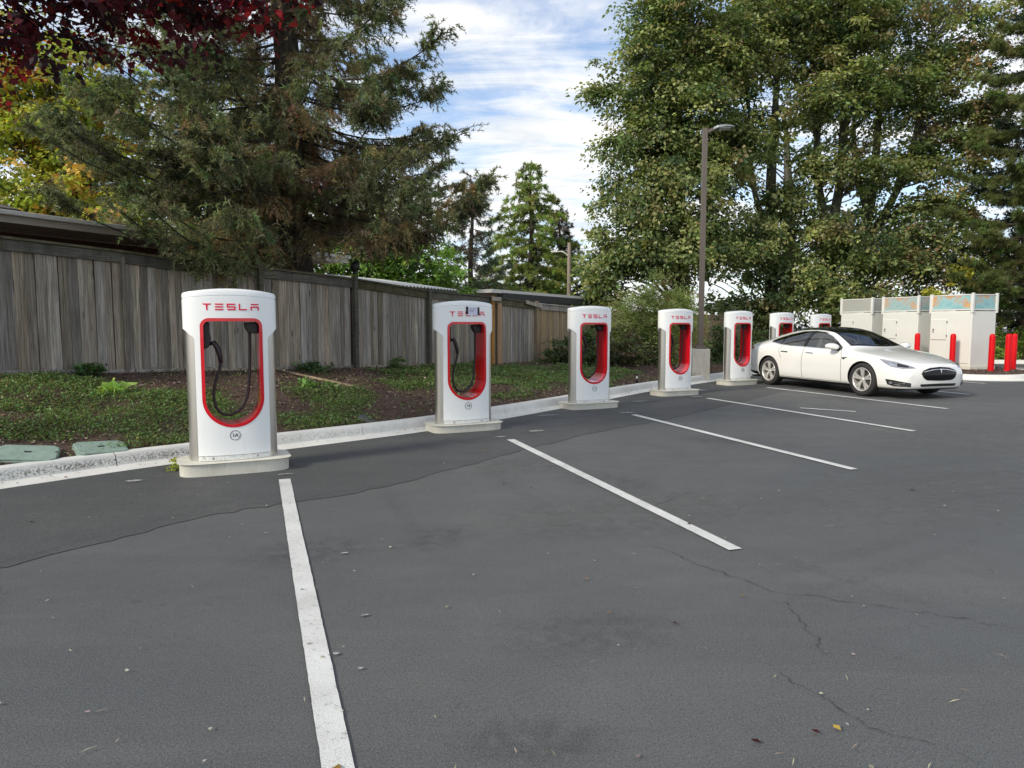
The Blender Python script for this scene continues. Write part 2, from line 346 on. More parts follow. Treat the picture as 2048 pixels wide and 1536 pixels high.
class B:
    """collects simple solids into one mesh"""
    def __init__(s): s.v = []; s.f = []
    def add(s, V, F):
        o = len(s.v); s.v += [tuple(v) for v in V]; s.f += [tuple(i + o for i in f) for f in F]; return s
    def box(s, lo, hi):
        x0, y0, z0 = lo; x1, y1, z1 = hi
        return s.add([(x0, y0, z0), (x1, y0, z0), (x1, y1, z0), (x0, y1, z0), (x0, y0, z1), (x1, y0, z1), (x1, y1, z1), (x0, y1, z1)],
                     [(3, 2, 1, 0), (4, 5, 6, 7), (0, 1, 5, 4), (1, 2, 6, 5), (2, 3, 7, 6), (3, 0, 4, 7)])
    def prism(s, pts, a0, a1, axis='y'):
        n = len(pts)
        mk = {'y': lambda p, t: (p[0], t, p[1]), 'z': lambda p, t: (p[0], p[1], t), 'x': lambda p, t: (t, p[0], p[1])}[axis]
        V = [mk(p, a0) for p in pts] + [mk(p, a1) for p in pts]
        F = [tuple(range(n)), tuple(range(2 * n - 1, n - 1, -1))] + [(i, i + n, (i + 1) % n + n, (i + 1) % n) for i in range(n)]
        return s.add(V, F)
    def rings(s, R, caps=True, closed=True):
        n = len(R[0]); V = [p for r in R for p in r]; F = []
        for j in range(len(R) - 1):
            for i in range(n if closed else n - 1):
                a = j * n + i; b = j * n + (i + 1) % n; F.append((a, b, b + n, a + n))
        if caps and closed: F.append(tuple(range(n - 1, -1, -1))); F.append(tuple(range((len(R) - 1) * n, len(R) * n)))
        return s.add(V, F)
    def tube(s, pts, rad, n=8, caps=True):
        P = [Vector(p) for p in pts]; r = rad if isinstance(rad, (list, tuple, np.ndarray)) else [rad] * len(P)
        R = []; up = None
        for i, p in enumerate(P):
            t = (P[min(i + 1, len(P) - 1)] - P[max(i - 1, 0)]).normalized()
            if up is None: up = t.orthogonal().normalized()
            up = (up - t * up.dot(t)).normalized(); sd = t.cross(up)
            R.append([tuple(p + (up * math.cos(2 * math.pi * q / n) + sd * math.sin(2 * math.pi * q / n)) * r[i]) for q in range(n)])
        return s.rings(R, caps)
    def lathe(s, prof, n=24, axis='z', c=(0, 0, 0)):
        R = []
        for r, h in prof:
            ring = []
            for q in range(n):
                a = 2 * math.pi * q / n; u, v = r * math.cos(a), r * math.sin(a)
                ring.append((c[0] + u, c[1] + v, c[2] + h) if axis == 'z' else (c[0] + u, c[1] + h, c[2] + v))
            R.append(ring)
        return s.rings(R)
    def mesh(s, name='m', recalc=True, bevel=0.0, seg=2, smooth=False):
        me = raw(name, s.v, s.f)
        if recalc or bevel:
            bm = bmesh.new(); bm.from_mesh(me)
            if recalc: bmesh.ops.recalc_face_normals(bm, faces=bm.faces)
            if bevel:
                ed = [e for e in bm.edges if len(e.link_faces) == 2 and e.calc_face_angle(0) > 0.5]
                bmesh.ops.bevel(bm, geom=ed, offset=bevel, segments=seg, affect='EDGES', profile=0.5, clamp_overlap=True)
            bm.to_mesh(me); bm.free()
        if smooth: me.polygons.foreach_set('use_smooth', [True] * len(me.polygons))
        return me
    def obj(s, name, mat, parent=None, bevel=0.0, smooth=False, **k):
        return link(name, s.mesh(name, True, bevel, smooth=False), mat, parent, smooth=smooth, **k)
def shade_auto(o, ang=35):
    """smooth faces, sharp edges above the angle"""
    me = o.data; me.polygons.foreach_set('use_smooth', [True] * len(me.polygons))
    bm = bmesh.new(); bm.from_mesh(me)
    for e in bm.edges: e.smooth = not (len(e.link_faces) == 2 and e.calc_face_angle(0) > math.radians(ang))
    bm.to_mesh(me); bm.free(); return o
def boolean(me, ops):
    """apply boolean operations [(op, mesh), ...] and return the resulting mesh"""
    o = bpy.data.objects.new('tmp', me); COL.objects.link(o); tmp = [o]
    for op, m2 in ops:
        c = bpy.data.objects.new('tmp', m2); COL.objects.link(c); tmp.append(c)
        md = o.modifiers.new('b', 'BOOLEAN'); md.operation = op; md.object = c; md.solver = 'EXACT'
        try: md.material_mode = 'TRANSFER'
        except Exception: pass
    dg = bpy.context.evaluated_depsgraph_get(); dg.update()
    r = bpy.data.meshes.new_from_object(o.evaluated_get(dg), preserve_all_data_layers=True, depsgraph=dg)
    for t in tmp: bpy.data.objects.remove(t)
    return r
def copy_tree(o, parent=None):
    c = o.copy(); COL.objects.link(c); c.parent = parent
    for ch in list(o.children): copy_tree(ch, c)
    return c
def pchip(xs, ys):
    xs = np.array(xs, float); ys = np.array(ys, float)
    h = np.diff(xs); d = np.diff(ys) / h; mm = np.zeros_like(ys)
    mm[0] = d[0]; mm[-1] = d[-1]
    for i in range(1, len(xs) - 1): mm[i] = 0 if d[i - 1] * d[i] <= 0 else 2 * d[i - 1] * d[i] / (d[i - 1] + d[i])
    def fn(x):
        x = np.clip(x, xs[0], xs[-1]); i = np.clip(np.searchsorted(xs, x) - 1, 0, len(xs) - 2); t = (x - xs[i]) / h[i]
        return (2*t**3 - 3*t**2 + 1)*ys[i] + (t**3 - 2*t**2 + t)*h[i]*mm[i] + (-2*t**3 + 3*t**2)*ys[i+1] + (t**3 - t**2)*h[i]*mm[i+1]
    return fn
def smoothpath(pts, step):
    P = np.array(pts, float); d = np.r_[0, np.cumsum(np.linalg.norm(np.diff(P, axis=0), axis=1))]
    n = int(d[-1] / step) + 1; s = np.linspace(0, d[-1], n)
    # Catmull-Rom
    out_ = []
    for q in s:
        i = min(max(np.searchsorted(d, q) - 1, 0), len(P) - 2); t = (q - d[i]) / (d[i+1] - d[i])
        p0 = P[max(i-1, 0)]; p1 = P[i]; p2 = P[i+1]; p3 = P[min(i+2, len(P)-1)]
        m1 = (p2 - p0) / max(d[i+1] - d[max(i-1, 0)], 1e-6) * (d[i+1] - d[i]); m2 = (p3 - p1) / max(d[min(i+2, len(P)-1)] - d[i], 1e-6) * (d[i+1] - d[i])
        out_.append((2*t**3-3*t**2+1)*p1 + (t**3-2*t**2+t)*m1 + (-2*t**3+3*t**2)*p2 + (t**3-t**2)*m2)
    return np.array(out_)
# ---------------------------------------------------------------- ground shape (metres; camera stands at the origin)
E1 = np.array([0.64, 0.768]); E2 = np.array([-0.768, 0.64])       # along the kerb, across it towards the fence
KERB = [(-9.6, 0.2), (-7.6, 2.75), (-6.1, 4.65), (-4.74, 6.32), (-3.75, 7.48), (-2.74, 8.45), (-1.15, 10.0), (-0.15, 11.25), (1.10, 13.0), (3.2, 16.1), (5.3, 18.75), (7.5, 21.4), (9.2, 23.5), (10.2, 24.75)]
ISL = [(10.75, 24.75), (11.05, 23.9), (11.40, 22.6), (11.75, 21.2), (11.98, 20.05), (12.15, 19.5), (12.55, 19.08), (13.15, 18.92), (13.9, 19.0), (14.7, 19.45), (15.45, 20.2), (16.1, 21.3), (16.3, 22.5)]
FENCE = [(-8.9, 7.3, 0.90, 2.74), (-6.9, 9.7, 0.84, 2.66), (-5.93, 10.9, 0.78, 2.59), (-5.44, 11.55, 0.75, 2.53), (-4.46, 12.6, 0.71, 2.49), (-3.16, 14.2, 0.65, 2.39), (-1.93, 16.2, 0.58, 2.25), (-0.55, 18.5, 0.47, 2.20), (0.66, 20.5, 0.45, 2.10), (3.32, 24.2, 0.38, 1.97), (7.98, 29.5, 0.24, 1.89), (13.0, 34.6, 0.2, 1.87)]
_kp = np.array(KERB) @ np.stack([E1, E2], 1); _fp = np.array([f[:2] for f in FENCE]) @ np.stack([E1, E2], 1)
def kerb_c(a): return np.interp(a, _kp[:, 0], _kp[:, 1]) + 0.43
def fence_c(a): return np.interp(a, _fp[:, 0], _fp[:, 1])
def fence_z(a): return np.interp(a, _fp[:, 0], [f[2] for f in FENCE])
def bed_z(x, y):
    a = x * E1[0] + y * E1[1]; c = x * E2[0] + y * E2[1]
    t = np.clip((c - kerb_c(a)) / (fence_c(a) - kerb_c(a)), 0, 1)
    e = t * (1.35 - 0.35 * t)
    z = 0.125 + (fence_z(a) - 0.125) * e
    bump = 0.035 * np.sin(2.1 * a + 1.3 * c) + 0.03 * np.sin(3.7 * a - 2.2 * c + 1) + 0.02 * np.sin(6.1 * c + 2.9 * a)
    return z + bump * np.clip(t * 4, 0, 1) * np.clip((1 - t) * 5, 0, 1)
def bed_t(x, y):
    a = x * E1[0] + y * E1[1]; c = x * E2[0] + y * E2[1]
    return (c - kerb_c(a)) / (fence_c(a) - kerb_c(a))
# ---------------------------------------------------------------- parking lot
lot = link('parking_lot', raw('parking_lot', [(-160, -80, 0), (220, -80, 0), (220, 420, 0), (-160, 420, 0)], [(0, 1, 2, 3)]), 'asphalt'); tag(lot, kind='structure')
def ragged(pts, amp, step, seed):
    r = np.random.default_rng(seed); P = smoothpath(pts, step); return P + r.normal(0, amp, P.shape)
edge = ragged([(-7.2, 0.4), (-5.0, 2.7), (-3.18, 4.3), (-2.35, 5.52), (-1.37, 6.28), (-0.55, 7.4), (0.15, 8.45), (1.1, 9.75), (2.6, 11.4), (4.4, 13.7), (6.6, 16.6), (9.0, 19.4), (10.9, 21.4)], 0.018, 0.12, 1)
kp = smoothpath(KERB, 0.12)
a_e = edge @ E1
inner = np.array([(e - (e @ E2) * E2) + E2 * (np.interp(e @ E1, _kp[:, 0], _kp[:, 1]) + 0.02) for e in edge])
V = [(x, y, 0.004) for x, y in edge] + [(x, y, 0.004) for x, y in inner]; n = len(edge)
link('asphalt_patch', raw('asphalt_patch', V, [(i, i + 1, n + i + 1, n + i) for i in range(n - 1)]), 'asphalt_new', lot)
# a second, square repair in the stall beside charger 1C
sq = ragged([(0.55, 9.55), (1.09, 9.2), (1.73, 8.81), (2.11, 7.55), (2.62, 8.06), (3.1, 9.0), (2.4, 10.4), (1.6, 10.5), (0.55, 9.55)], 0.01, 0.1, 3)
def strip(path, width, z, seed, taper=True):
    r = np.random.default_rng(seed); P = np.array(path); t = np.gradient(P, axis=0); t /= np.linalg.norm(t, axis=1)[:, None] + 1e-9; nn = np.stack([-t[:, 1], t[:, 0]], 1)
    wd = width * np.clip(r.normal(.8, .45, len(P)), .12, 2.2) * (0.6 + 0.5 * np.sin(np.arange(len(P)) * .13 + seed) ** 2); 
    if taper: wd *= np.clip(np.minimum(np.arange(len(P)), np.arange(len(P))[::-1]) / 4, 0.15, 1)
    V = [(*p, z) for p in P + nn * wd[:, None] / 2] + [(*p, z) for p in P - nn * wd[:, None] / 2]; n = len(P)
    return raw('strip', V, [(i, n + i, n + i + 1, i + 1) for i in range(n - 1)])
cr = [[(-5.0, 2.7), (-3.18, 4.3), (-2.96, 4.69), (-2.69, 5.17), (-2.35, 5.52), (-1.93, 5.8), (-1.37, 6.28), (-0.72, 7.02), (-0.51, 7.54)],
      [(0.94, 4.75), (1.13, 4.39), (1.36, 3.96), (1.47, 3.79), (1.68, 3.69), (1.94, 3.64), (2.14, 3.57), (2.35, 3.45), (2.7, 3.2)],
      [(1.47, 3.77), (1.47, 3.57), (1.48, 3.4), (1.46, 3.25), (1.43, 3.12)],
      [(1.15, 3.05), (1.21, 2.95), (1.27, 2.77), (1.39, 2.57), (1.47, 2.47), (1.53, 2.43), (1.62, 2.3)],
      [(1.1, 5.7), (1.19, 5.8), (1.41, 6.04), (1.62, 6.28)],
      [(0.8, 9.3), (1.09, 9.2), (1.73, 8.81), (2.05, 7.6), (2.11, 7.45), (2.62, 8.06)],
      [(3.9, 6.1), (4.4, 6.3), (5.0, 6.25), (5.9, 6.6)], [(3.4, 9.6), (4.3, 9.3), (5.4, 9.4)]]
for i, c_ in enumerate(cr):
    P = smoothpath(c_, 0.022); wk = np.cumsum(rng.normal(0, 0.011, P.shape), axis=0); wk -= np.linspace(0, 1, len(P))[:, None] * wk[-1]; P = P + wk * 0.8 + rng.normal(0, 0.0035, P.shape)
    link('crack', strip(P, 0.003 if i in (0, 5) else 0.005, 0.0065, 40 + i), 'crack', lot)
# stall lines
def line(a, b, wd, seed):
    r = np.random.default_rng(seed); a = np.array(a); b = np.array(b); L = np.linalg.norm(b - a); n = int(L / 0.05); t = np.linspace(0, 1, n)[:, None]
    P = a + (b - a) * t; d = (b - a) / L; nn = np.array([-d[1], d[0]]); e1 = np.cumsum(r.normal(0, .0003, n)) + r.normal(0, .0007, n); e2 = np.cumsum(r.normal(0, .0003, n)) + r.normal(0, .0007, n)
    A = P + nn * (wd / 2 + e1[:, None]); Bq = P - nn * (wd / 2 + e2[:, None])
    return raw('stall_line', [(*p, 0.009) for p in A] + [(*p, 0.009) for p in Bq], [(i, n + i, n + i + 1, i + 1) for i in range(n - 1)])
LN = [((-2.21, 6.80), (-0.40, 1.75)), ((-0.02, 9.2), (1.49, 4.63)), ((2.03, 11.79), (3.55, 7.27)), ((4.0, 14.47), (5.68, 9.94)), ((6.12, 16.98), (7.79, 12.62)), ((8.2, 19.9), (9.88, 15.25)), ((10.45, 22.6), (12.12, 18.13))]
for i, (a, b) in enumerate(LN): link('stall_line', line(a, b, 0.108, i), 'paint', lot)
for i, (a, b) in enumerate([((16.6, 23.4), (20.4, 24.2)), ((16.2, 24.6), (20.0, 25.5)), ((15.6, 23.1), (17.4, 26.2))]): link('hatch_line', line(a, b, 0.10, 30 + i), 'paint', lot)
link('hatch_line', line((5.2, 12.75), (5.95, 12.2), 0.09, 36), 'paint', lot)
# oil drips, tyre scuffs and dusty areas: thin sheets that fade out at their edges
def sheet(name, mat, x, y, rx, ry, rz, z):
    o = link(name, raw(name, [(-1, -1, 0), (1, -1, 0), (1, 1, 0), (-1, 1, 0)], [(0, 1, 2, 3)]), mat, lot); o.location = (x, y, z); o.scale = (rx, ry, 1); o.rotation_euler = (0, 0, rz)
for i, (x, y, rx, ry, rz) in enumerate([(-1.35, 4.6, .55, .35, .4), (-0.55, 4.9, .4, .3, 1.0), (0.35, 3.35, .6, .3, .2), (0.9, 6.7, .7, .45, -.9), (2.7, 9.1, .7, .45, -.9), (4.6, 11.9, .8, .5, -.9), (-3.1, 3.6, .5, .35, .6), (6.7, 14.3, .9, .6, -.9), (0.1, 2.45, .35, .2, 0)]): sheet('oil_stain', 'oil_stain', x, y, rx, ry, rz, 0.0078 + .0002 * i)
for i, (x, y, rx, ry, rz) in enumerate([(2.3, 4.6, 1.6, .09, .55), (2.45, 4.35, 1.6, .08, .55), (1.9, 4.2, 1.0, .09, -1.0), (4.6, 7.6, 2.4, .10, .35), (4.8, 7.1, 2.4, .09, .35), (-0.9, 5.6, .10, 1.6, .33), (0.2, 5.9, .10, 1.7, .33)]): sheet('tyre_mark', 'tyre_mark', x, y, rx, ry, rz, 0.0102 + .0002 * i)
for i, (x, y, rx, ry, rz) in enumerate([(4.2, 6.4, 2.6, 1.2, .5), (1.0, 5.6, 1.6, .8, .4), (6.8, 9.6, 3.2, 1.4, .5), (0.2, 7.6, 1.0, .5, .8)]): sheet('dust_patch', 'dust_patch', x, y, rx, ry, rz, 0.0058 + .0002 * i)
# paint left behind at the old wheel stops
def blob(x, y, rx, ry, rz, seed, z=0.0115):
    r = np.random.default_rng(seed); n = 22; a = np.linspace(0, 2 * np.pi, n, endpoint=False); q = r.uniform(0.55, 1.1, n)
    return raw('blob', [(x + math.cos(rz) * rx * math.cos(t) * k - math.sin(rz) * ry * math.sin(t) * k, y + math.sin(rz) * rx * math.cos(t) * k + math.cos(rz) * ry * math.sin(t) * k, z) for t, k in zip(a, q)], [tuple(range(n))])
for i, (x, y, rx, ry) in enumerate([(-3.62, 6.72, .10, .05), (-2.27, 7.02, .09, .035), (-0.15, 9.42, .10, .05), (0.35, 9.95, .16, .08), (1.95, 12.05, .15, .09), (0.6, 11.7, .2, .06), (3.86, 14.75, .18, .08), (2.5, 13.85, .22, .07), (4.3, 16.2, .24, .12), (-1.77, 5.0, .02, .012), (-0.76, 3.55, .022, .012), (-0.80, 3.12, .018, .014), (-0.66, 2.98, .016, .012), (-0.95, 3.22, .014, .010), (-1.1, 4.55, .03, .012)]):
    link('paint_scuff', blob(x, y, rx, ry, 0.3, i), 'paint_scuff', lot)

# ---------------------------------------------------------------- kerbs with gutter
PROF = [(0.0, -0.05), (0.0, 0.006), (0.26, 0.012), (0.285, 0.02), (0.315, 0.118), (0.335, 0.139), (0.365, 0.146), (0.455, 0.146), (0.475, 0.12), (0.475, -0.05)]
def sweep(P, gap):
    P = np.asarray(P); t = np.gradient(P, axis=0); t /= np.linalg.norm(t, axis=1)[:, None]; nn = np.stack([-t[:, 1], t[:, 0]], 1)
    P = P.copy(); P[0] += t[0] * gap; P[-1] -= t[-1] * gap
    return B().rings([[(p[0] + q[0] * o, p[1] + q[1] * o, z) for o, z in PROF] for p, q in zip(P, nn)])
kerb = empty('kerb', (0, 0, 0)); tag(kerb, kind='structure')
path = smoothpath(KERB + ISL, 0.15)
seg = 20
for i in range(0, len(path) - 1, seg):
    q = path[i:min(i + seg + 1, len(path))]
    if len(q) < 2: continue
    shade_auto(sweep(q, 0.004).obj('kerb_section', 'kerb', kerb), 28)
back = empty('kerb', (0, 0, 0)); tag(back, kind='structure')
for (a, b) in [((17.0, 27.6), (20.4, 27.2)), ((20.4, 27.2), (24, 26.6))]:
    shade_auto(sweep(smoothpath([a, b], 0.4), 0.004).obj('kerb_section', 'kerb', back), 28)

# ---------------------------------------------------------------- planting bed and the yards behind it
av = np.linspace(_kp[0, 0], _kp[-1, 0] + 14, 150)
tv = np.r_[np.linspace(0, 1, 44), 1 + np.array([.3, 1, 3, 8, 20])]
V = []
for a in av:
    k0 = kerb_c(a) if a < _kp[-1, 0] else kerb_c(_kp[-1, 0]); f0 = fence_c(a)
    for t in tv:
        c = k0 + (f0 - k0) * t if t <= 1 else f0 + (t - 1) * 3
        x, y = E1 * a + E2 * c; V.append((x, y, float(bed_z(x, y))))
n = len(tv)
bed = link('planting_bed', raw('planting_bed', V, [(i * n + j, (i + 1) * n + j, (i + 1) * n + j + 1, i * n + j + 1) for i in range(len(av) - 1) for j in range(n - 1)]), 'mulch', smooth=True); tag(bed, kind='structure')
ip = smoothpath(ISL, 0.2); t = np.gradient(ip, axis=0); t /= np.linalg.norm(t, axis=1)[:, None]
isl = [tuple(p) for p in ip + np.stack([-t[:, 1], t[:, 0]], 1) * 0.43] + [(15.9, 23.0), (15.2, 24.2), (14.6, 27.5), (14, 31), (12.3, 28.5), (10.4, 25.6)]
link('planting_bed', B().prism(isl, 0.0, 0.118, 'z').mesh('island'), 'mulch'); tag(bpy.context.scene.objects['planting_bed.001'], kind='structure')
gb = link('woodland_floor', raw('wf', [(8.5, 30.5, 0.16), (60, 28.2, 0.10), (110, 160, 0.1), (-60, 160, 0.2), (-20, 60, 0.2), (8.0, 34, 0.2)], [(0, 1, 2, 3, 4, 5)]), 'mulch'); tag(gb, kind='structure')

# ---------------------------------------------------------------- fences
def plank_mesh(wd, seed):
    r = random.Random(seed); h = 1.0; b = B()
    # slightly cupped face and chipped corners; unit height, scaled per board
    w2 = wd / 2; th = 0.017
    pts = [(-w2, 0), (-w2 * .5, -.0022), (0, -.003), (w2 * .5, -.0022), (w2, 0), (w2, th), (-w2, th)]
    R = []
    for z in (0, .25, .5, .75, 1.0):
        j = r.uniform(-.0025, .0025); R.append([(x + j, y + r.uniform(-.0008, .0008), z) for x, y in pts])
    return b.rings(R).mesh('plank')
def fence_piece(root, i0, i1, mat, seed, z_drop=0.10, wd=0.122, gapless=False, railmat='wood_rail', postmat='wood_rail', bottom=True, s0=0.004):
    r = random.Random(seed)
    variants = [plank_mesh(wd * s, seed * 10 + j) for j, s in enumerate((0.72, 0.88, 1.0, 1.0, 1.12))]
    for me in variants: me.materials.append(M[mat])
    ws = [wd * s for s in (0.72, 0.88, 1.0, 1.0, 1.12)]
    (x0, y0, b0, t0), (x1, y1, b1, t1) = FENCE[i0], FENCE[i1]
    d = Vector((x1 - x0, y1 - y0)); L = d.length; d.normalize(); ang = math.atan2(d.y, d.x)
    # local x runs along the fence, local -y faces the car park
    s = s0
    while s < L:
        j = r.randrange(5); w_ = ws[j]; u = (s + w_ / 2) / L
        if s + w_ > L + 0.05: break
        top = t0 + (t1 - t0) * 0.5 - 0.04 if False else t0 + (t1 - t0) * u - 0.05
        bot = b0 + (b1 - b0) * u + r.uniform(-.02, .03) - 0.03
        o = link('plank', variants[j], None, root)
        o.location = (x0 + d.x * (s + w_ / 2), y0 + d.y * (s + w_ / 2), bot)
        o.rotation_euler = (r.uniform(-.004, .004), r.uniform(-.006, .006), ang); o.scale = (1, r.uniform(.9, 1.3), top - bot + r.uniform(-.012, .008))
        o.location += Vector((d.y, -d.x, 0)) * r.uniform(-.004, .006)
        s += w_ + (r.uniform(0.003, 0.009) if r.random() > .045 else r.uniform(.012, .022))
    def bar(name, za, zb, off0, off1, m_, sa=0.0, sb=None, parent=root, zs=None):
        sb = L if sb is None else sb
        A = [x0 + d.x * sa, y0 + d.y * sa]; Bq = [x0 + d.x * sb, y0 + d.y * sb]
        nx, ny = d.y, -d.x; ua, ub = sa / L, sb / L
        zt = lambda u: t0 + (t1 - t0) * u
        V = []
        for (P, u) in ((A, ua), (Bq, ub)):
            for off in (off0, off1):
                for zq in (za, zb): V.append((P[0] + nx * off, P[1] + ny * off, (zt(u) if zs is None else zs[0] + (zs[1] - zs[0]) * u) + zq))
        F = [(0, 1, 3, 2), (4, 6, 7, 5), (0, 4, 5, 1), (2, 3, 7, 6), (0, 2, 6, 4), (1, 5, 7, 3)]
        return B().add(V, F).obj(name, m_, parent, bevel=0.004)
    bar('rail', -0.155, -0.005, 0.012, 0.05, railmat)
    bar('cap_board', -0.002, 0.034, -0.06, 0.085, railmat)
    bar('back_rail', -0.62, -0.53, -0.06, -0.022, railmat)
    if bottom: bar('kickboard', 0.0, 0.13, 0.014, 0.045, mat, zs=(b0 - 0.09, b1 - 0.09))
    return ang
def post(root, i, mat, up=0.04, w_=0.095, proud=0.06):
    x, y, b, t = FENCE[i]; j = min(i + 1, len(FENCE) - 1); k0 = max(i - 1, 0)
    d = Vector((FENCE[j][0] - FENCE[k0][0], FENCE[j][1] - FENCE[k0][1])).normalized()
    o = B().box((-w_ / 2, -w_ / 2, 0), (w_ / 2, w_ / 2, t - b + up + 0.12)).obj('post', mat, root, bevel=0.006)
    o.location = (x + d.y * proud, y - d.x * proud, b - 0.12); o.rotation_euler = (0, 0, math.atan2(d.y, d.x)); return o
fg = empty('wooden_fence', (-4.46, 12.6, 0.7)); tag(fg, 'long weathered grey board fence with rails and posts behind the grassy bank', 'fence')
fg_inv = Vector((-4.46, 12.6, 0.7))
ft = empty('wooden_fence', (3.32, 24.2, 0.38)); tag(ft, 'newer tan board fence running behind the leafy shrubs', 'fence')
roots = {}
for i in range(7): fence_piece(fg, i, i + 1, 'wood_grey', 11 + i)
for i in (4, 5, 6): post(fg, i, 'wood_rail', 0.07)
post(fg, 2, 'wood_grey', -0.06, 0.06, 0.03)
fence_piece(fg, 7, 8, 'wood_grey', 23, bottom=False)
o = post(fg, 7, 'wood_orange', 0.05, 0.13, 0.02)
x, y, b, t = FENCE[7]
oo = B().box((-0.10, -.02, 0), (0.10, .02, 1.62)).obj('new_board', 'wood_orange', fg, bevel=.004); oo.location = (x + .22, y + .25, b - .02); oo.rotation_euler = (0, 0, math.atan2(2, 1.21)); oo['label'] = 'fresh orange board beside the post'
fence_piece(ft, 8, 9, 'wood_tan', 31, bottom=False, railmat='wood_grey'); fence_piece(ft, 9, 10, 'wood_tan', 32, bottom=False, railmat='wood_tan'); fence_piece(ft, 10, 11, 'wood_tan', 33, bottom=False, railmat='wood_tan')
for i in (8, 9, 10): post(ft, i, 'wood_tan', 0.08)
# short offcut pieces nailed at the joins
for (i, dx, z0, ln, rl) in ((7, 0.05, -0.03, .42, 0.0), (8, -.25, -.02, .9, .12)):
    x, y, b, t = FENCE[i]; q = B().box((-ln / 2, -.02, -.05), (ln / 2, .02, .05)).obj('patch_board', 'wood_grey', fg if i == 7 else ft, bevel=.004)
    q.location = (x + .12 + dx * .6, y - .10 + dx * .8, t + z0); q.rotation_euler = (0, rl, math.atan2(2, 1.21))
for r_ in (fg, ft):
    for ch in r_.children: ch.location -= r_.location
# fence children were built in world metres: meshes of rails already carry positions, so shift the parents' offset back
orn = empty('post_ornament', (-3.10, 14.16, 2.50)); tag(orn, 'small black rounded ornament on top of a fence post', 'ornament')
B().lathe([(0.035, 0), (0.05, .02), (0.03, .04), (0.07, .07), (0.095, .13), (0.09, .19), (0.06, .235), (0.02, .25)], 14).obj('cap', 'black_plastic', orn, smooth=True)
B().tube([(0, 0, .2), (.05, -.03, .255), (.09, -.06, .25)], [.05, .035, .008], 8).obj('finial', 'black_plastic', orn, smooth=True)

# ---------------------------------------------------------------- buildings behind the fence
house = empty('house', (-8.0, 13.0, 0.8)); tag(house, 'low brown house with ribbed eaves and shingle roof behind the tall fence', 'house')
hA = np.array([-10.2, 7.0]); hB = np.array([-4.33, 18.9]); hd = (hB - hA) / np.linalg.norm(hB - hA); hn = np.array([-hd[1], hd[0]])    # hn points away from the car park
def hp(s, o, z): p = hA + hd * s + hn * o; return (p[0] + 8.0, p[1] - 13.0, z - 0.8)
HL = float(np.linalg.norm(hB - hA))
def slab(name, mat, s0, s1, o0, o1, za, zb, zslope=0.0, bevel=0.0):
    V = [hp(s, o, z + zslope * (o - o0)) for z in (za, zb) for (s, o) in ((s0, o0), (s1, o0), (s1, o1), (s0, o1))]
    return B().add(V, [(3, 2, 1, 0), (4, 5, 6, 7), (0, 1, 5, 4), (1, 2, 6, 5), (2, 3, 7, 6), (3, 0, 4, 7)]).obj(name, mat, house, bevel=bevel)
slab('fascia', 'fascia', 0, HL, -0.02, 0.02, 3.12, 3.30, bevel=.005)
slab('gutter', 'white_metal', 0, HL + .03, -0.10, -0.025, 3.235, 3.31, bevel=.012)
slab('end_fascia', 'fascia', HL - .02, HL + .02, 0.03, 2.3, 3.14, 3.31, bevel=.005)
slab('wall', 'wall_brown', 0.3, HL - 2.3, 1.15, 1.3, 0.5, 3.1)
slab('end_wall', 'wall_tan', HL - 2.29, HL - 2.1, 1.15, 6.0, 0.5, 3.1)
# ribbed soffit panels, one per 0.3 m
for q in range(int(HL / 0.30)):
    slab('soffit_panel', 'soffit', q * .30 + .012, q * .30 + .288, 0.025, 1.14, 3.125, 3.142)
slab('soffit_backing', 'dark_under', 0, HL - .03, 0.025, 1.9, 3.146, 3.16)
V = [hp(0, 0.03, 3.285), (*hp(HL - .03, 0.03, 3.285),), hp(HL - .03, 2.2, 3.42), hp(5.2, 4.5, 4.6), hp(0, 4.5, 4.6)]
rv = [hp(-1, 0.06, 3.30), hp(2.6, 0.06, 3.30), hp(0.9, 3.6, 4.9), hp(-1, 4.6, 5.2)]
B().add([hp(0, .03, 3.30), hp(HL - .03, .03, 3.30), hp(HL - .03, 2.4, 3.40), hp(0, 2.4, 3.40)], [(0, 1, 2, 3)]).obj('roof_deck', 'fascia', house)
sh = B()
for q in range(16):           # overlapping shingle courses on the raised hip roof at the far end
    f0, f1 = q / 16, (q + 1) / 16; o0 = 1.0 + 4.2 * f0; o1 = 1.0 + 4.2 * f1 + .06; z0 = 3.42 + 1.75 * f0 + .012; z1 = 3.42 + 1.75 * f1 + .002
    sr0 = 6.1 - 3.2 * f0; sr1 = 6.1 - 3.2 * f1
    sh = B().add([hp(-2, o0, z0), hp(sr0, o0, z0), hp(sr1, o1, z1), hp(-2, o1, z1), hp(-2, o0, z0 - .02), hp(sr0, o0, z0 - .02), hp(sr1, o1, z1 - .02), hp(-2, o1, z1 - .02)], [(0, 1, 2, 3), (7, 6, 5, 4), (0, 4, 5, 1), (1, 5, 6, 2), (2, 6, 7, 3), (3, 7, 4, 0)])
    sh.obj('shingle_course', 'shingle', house)

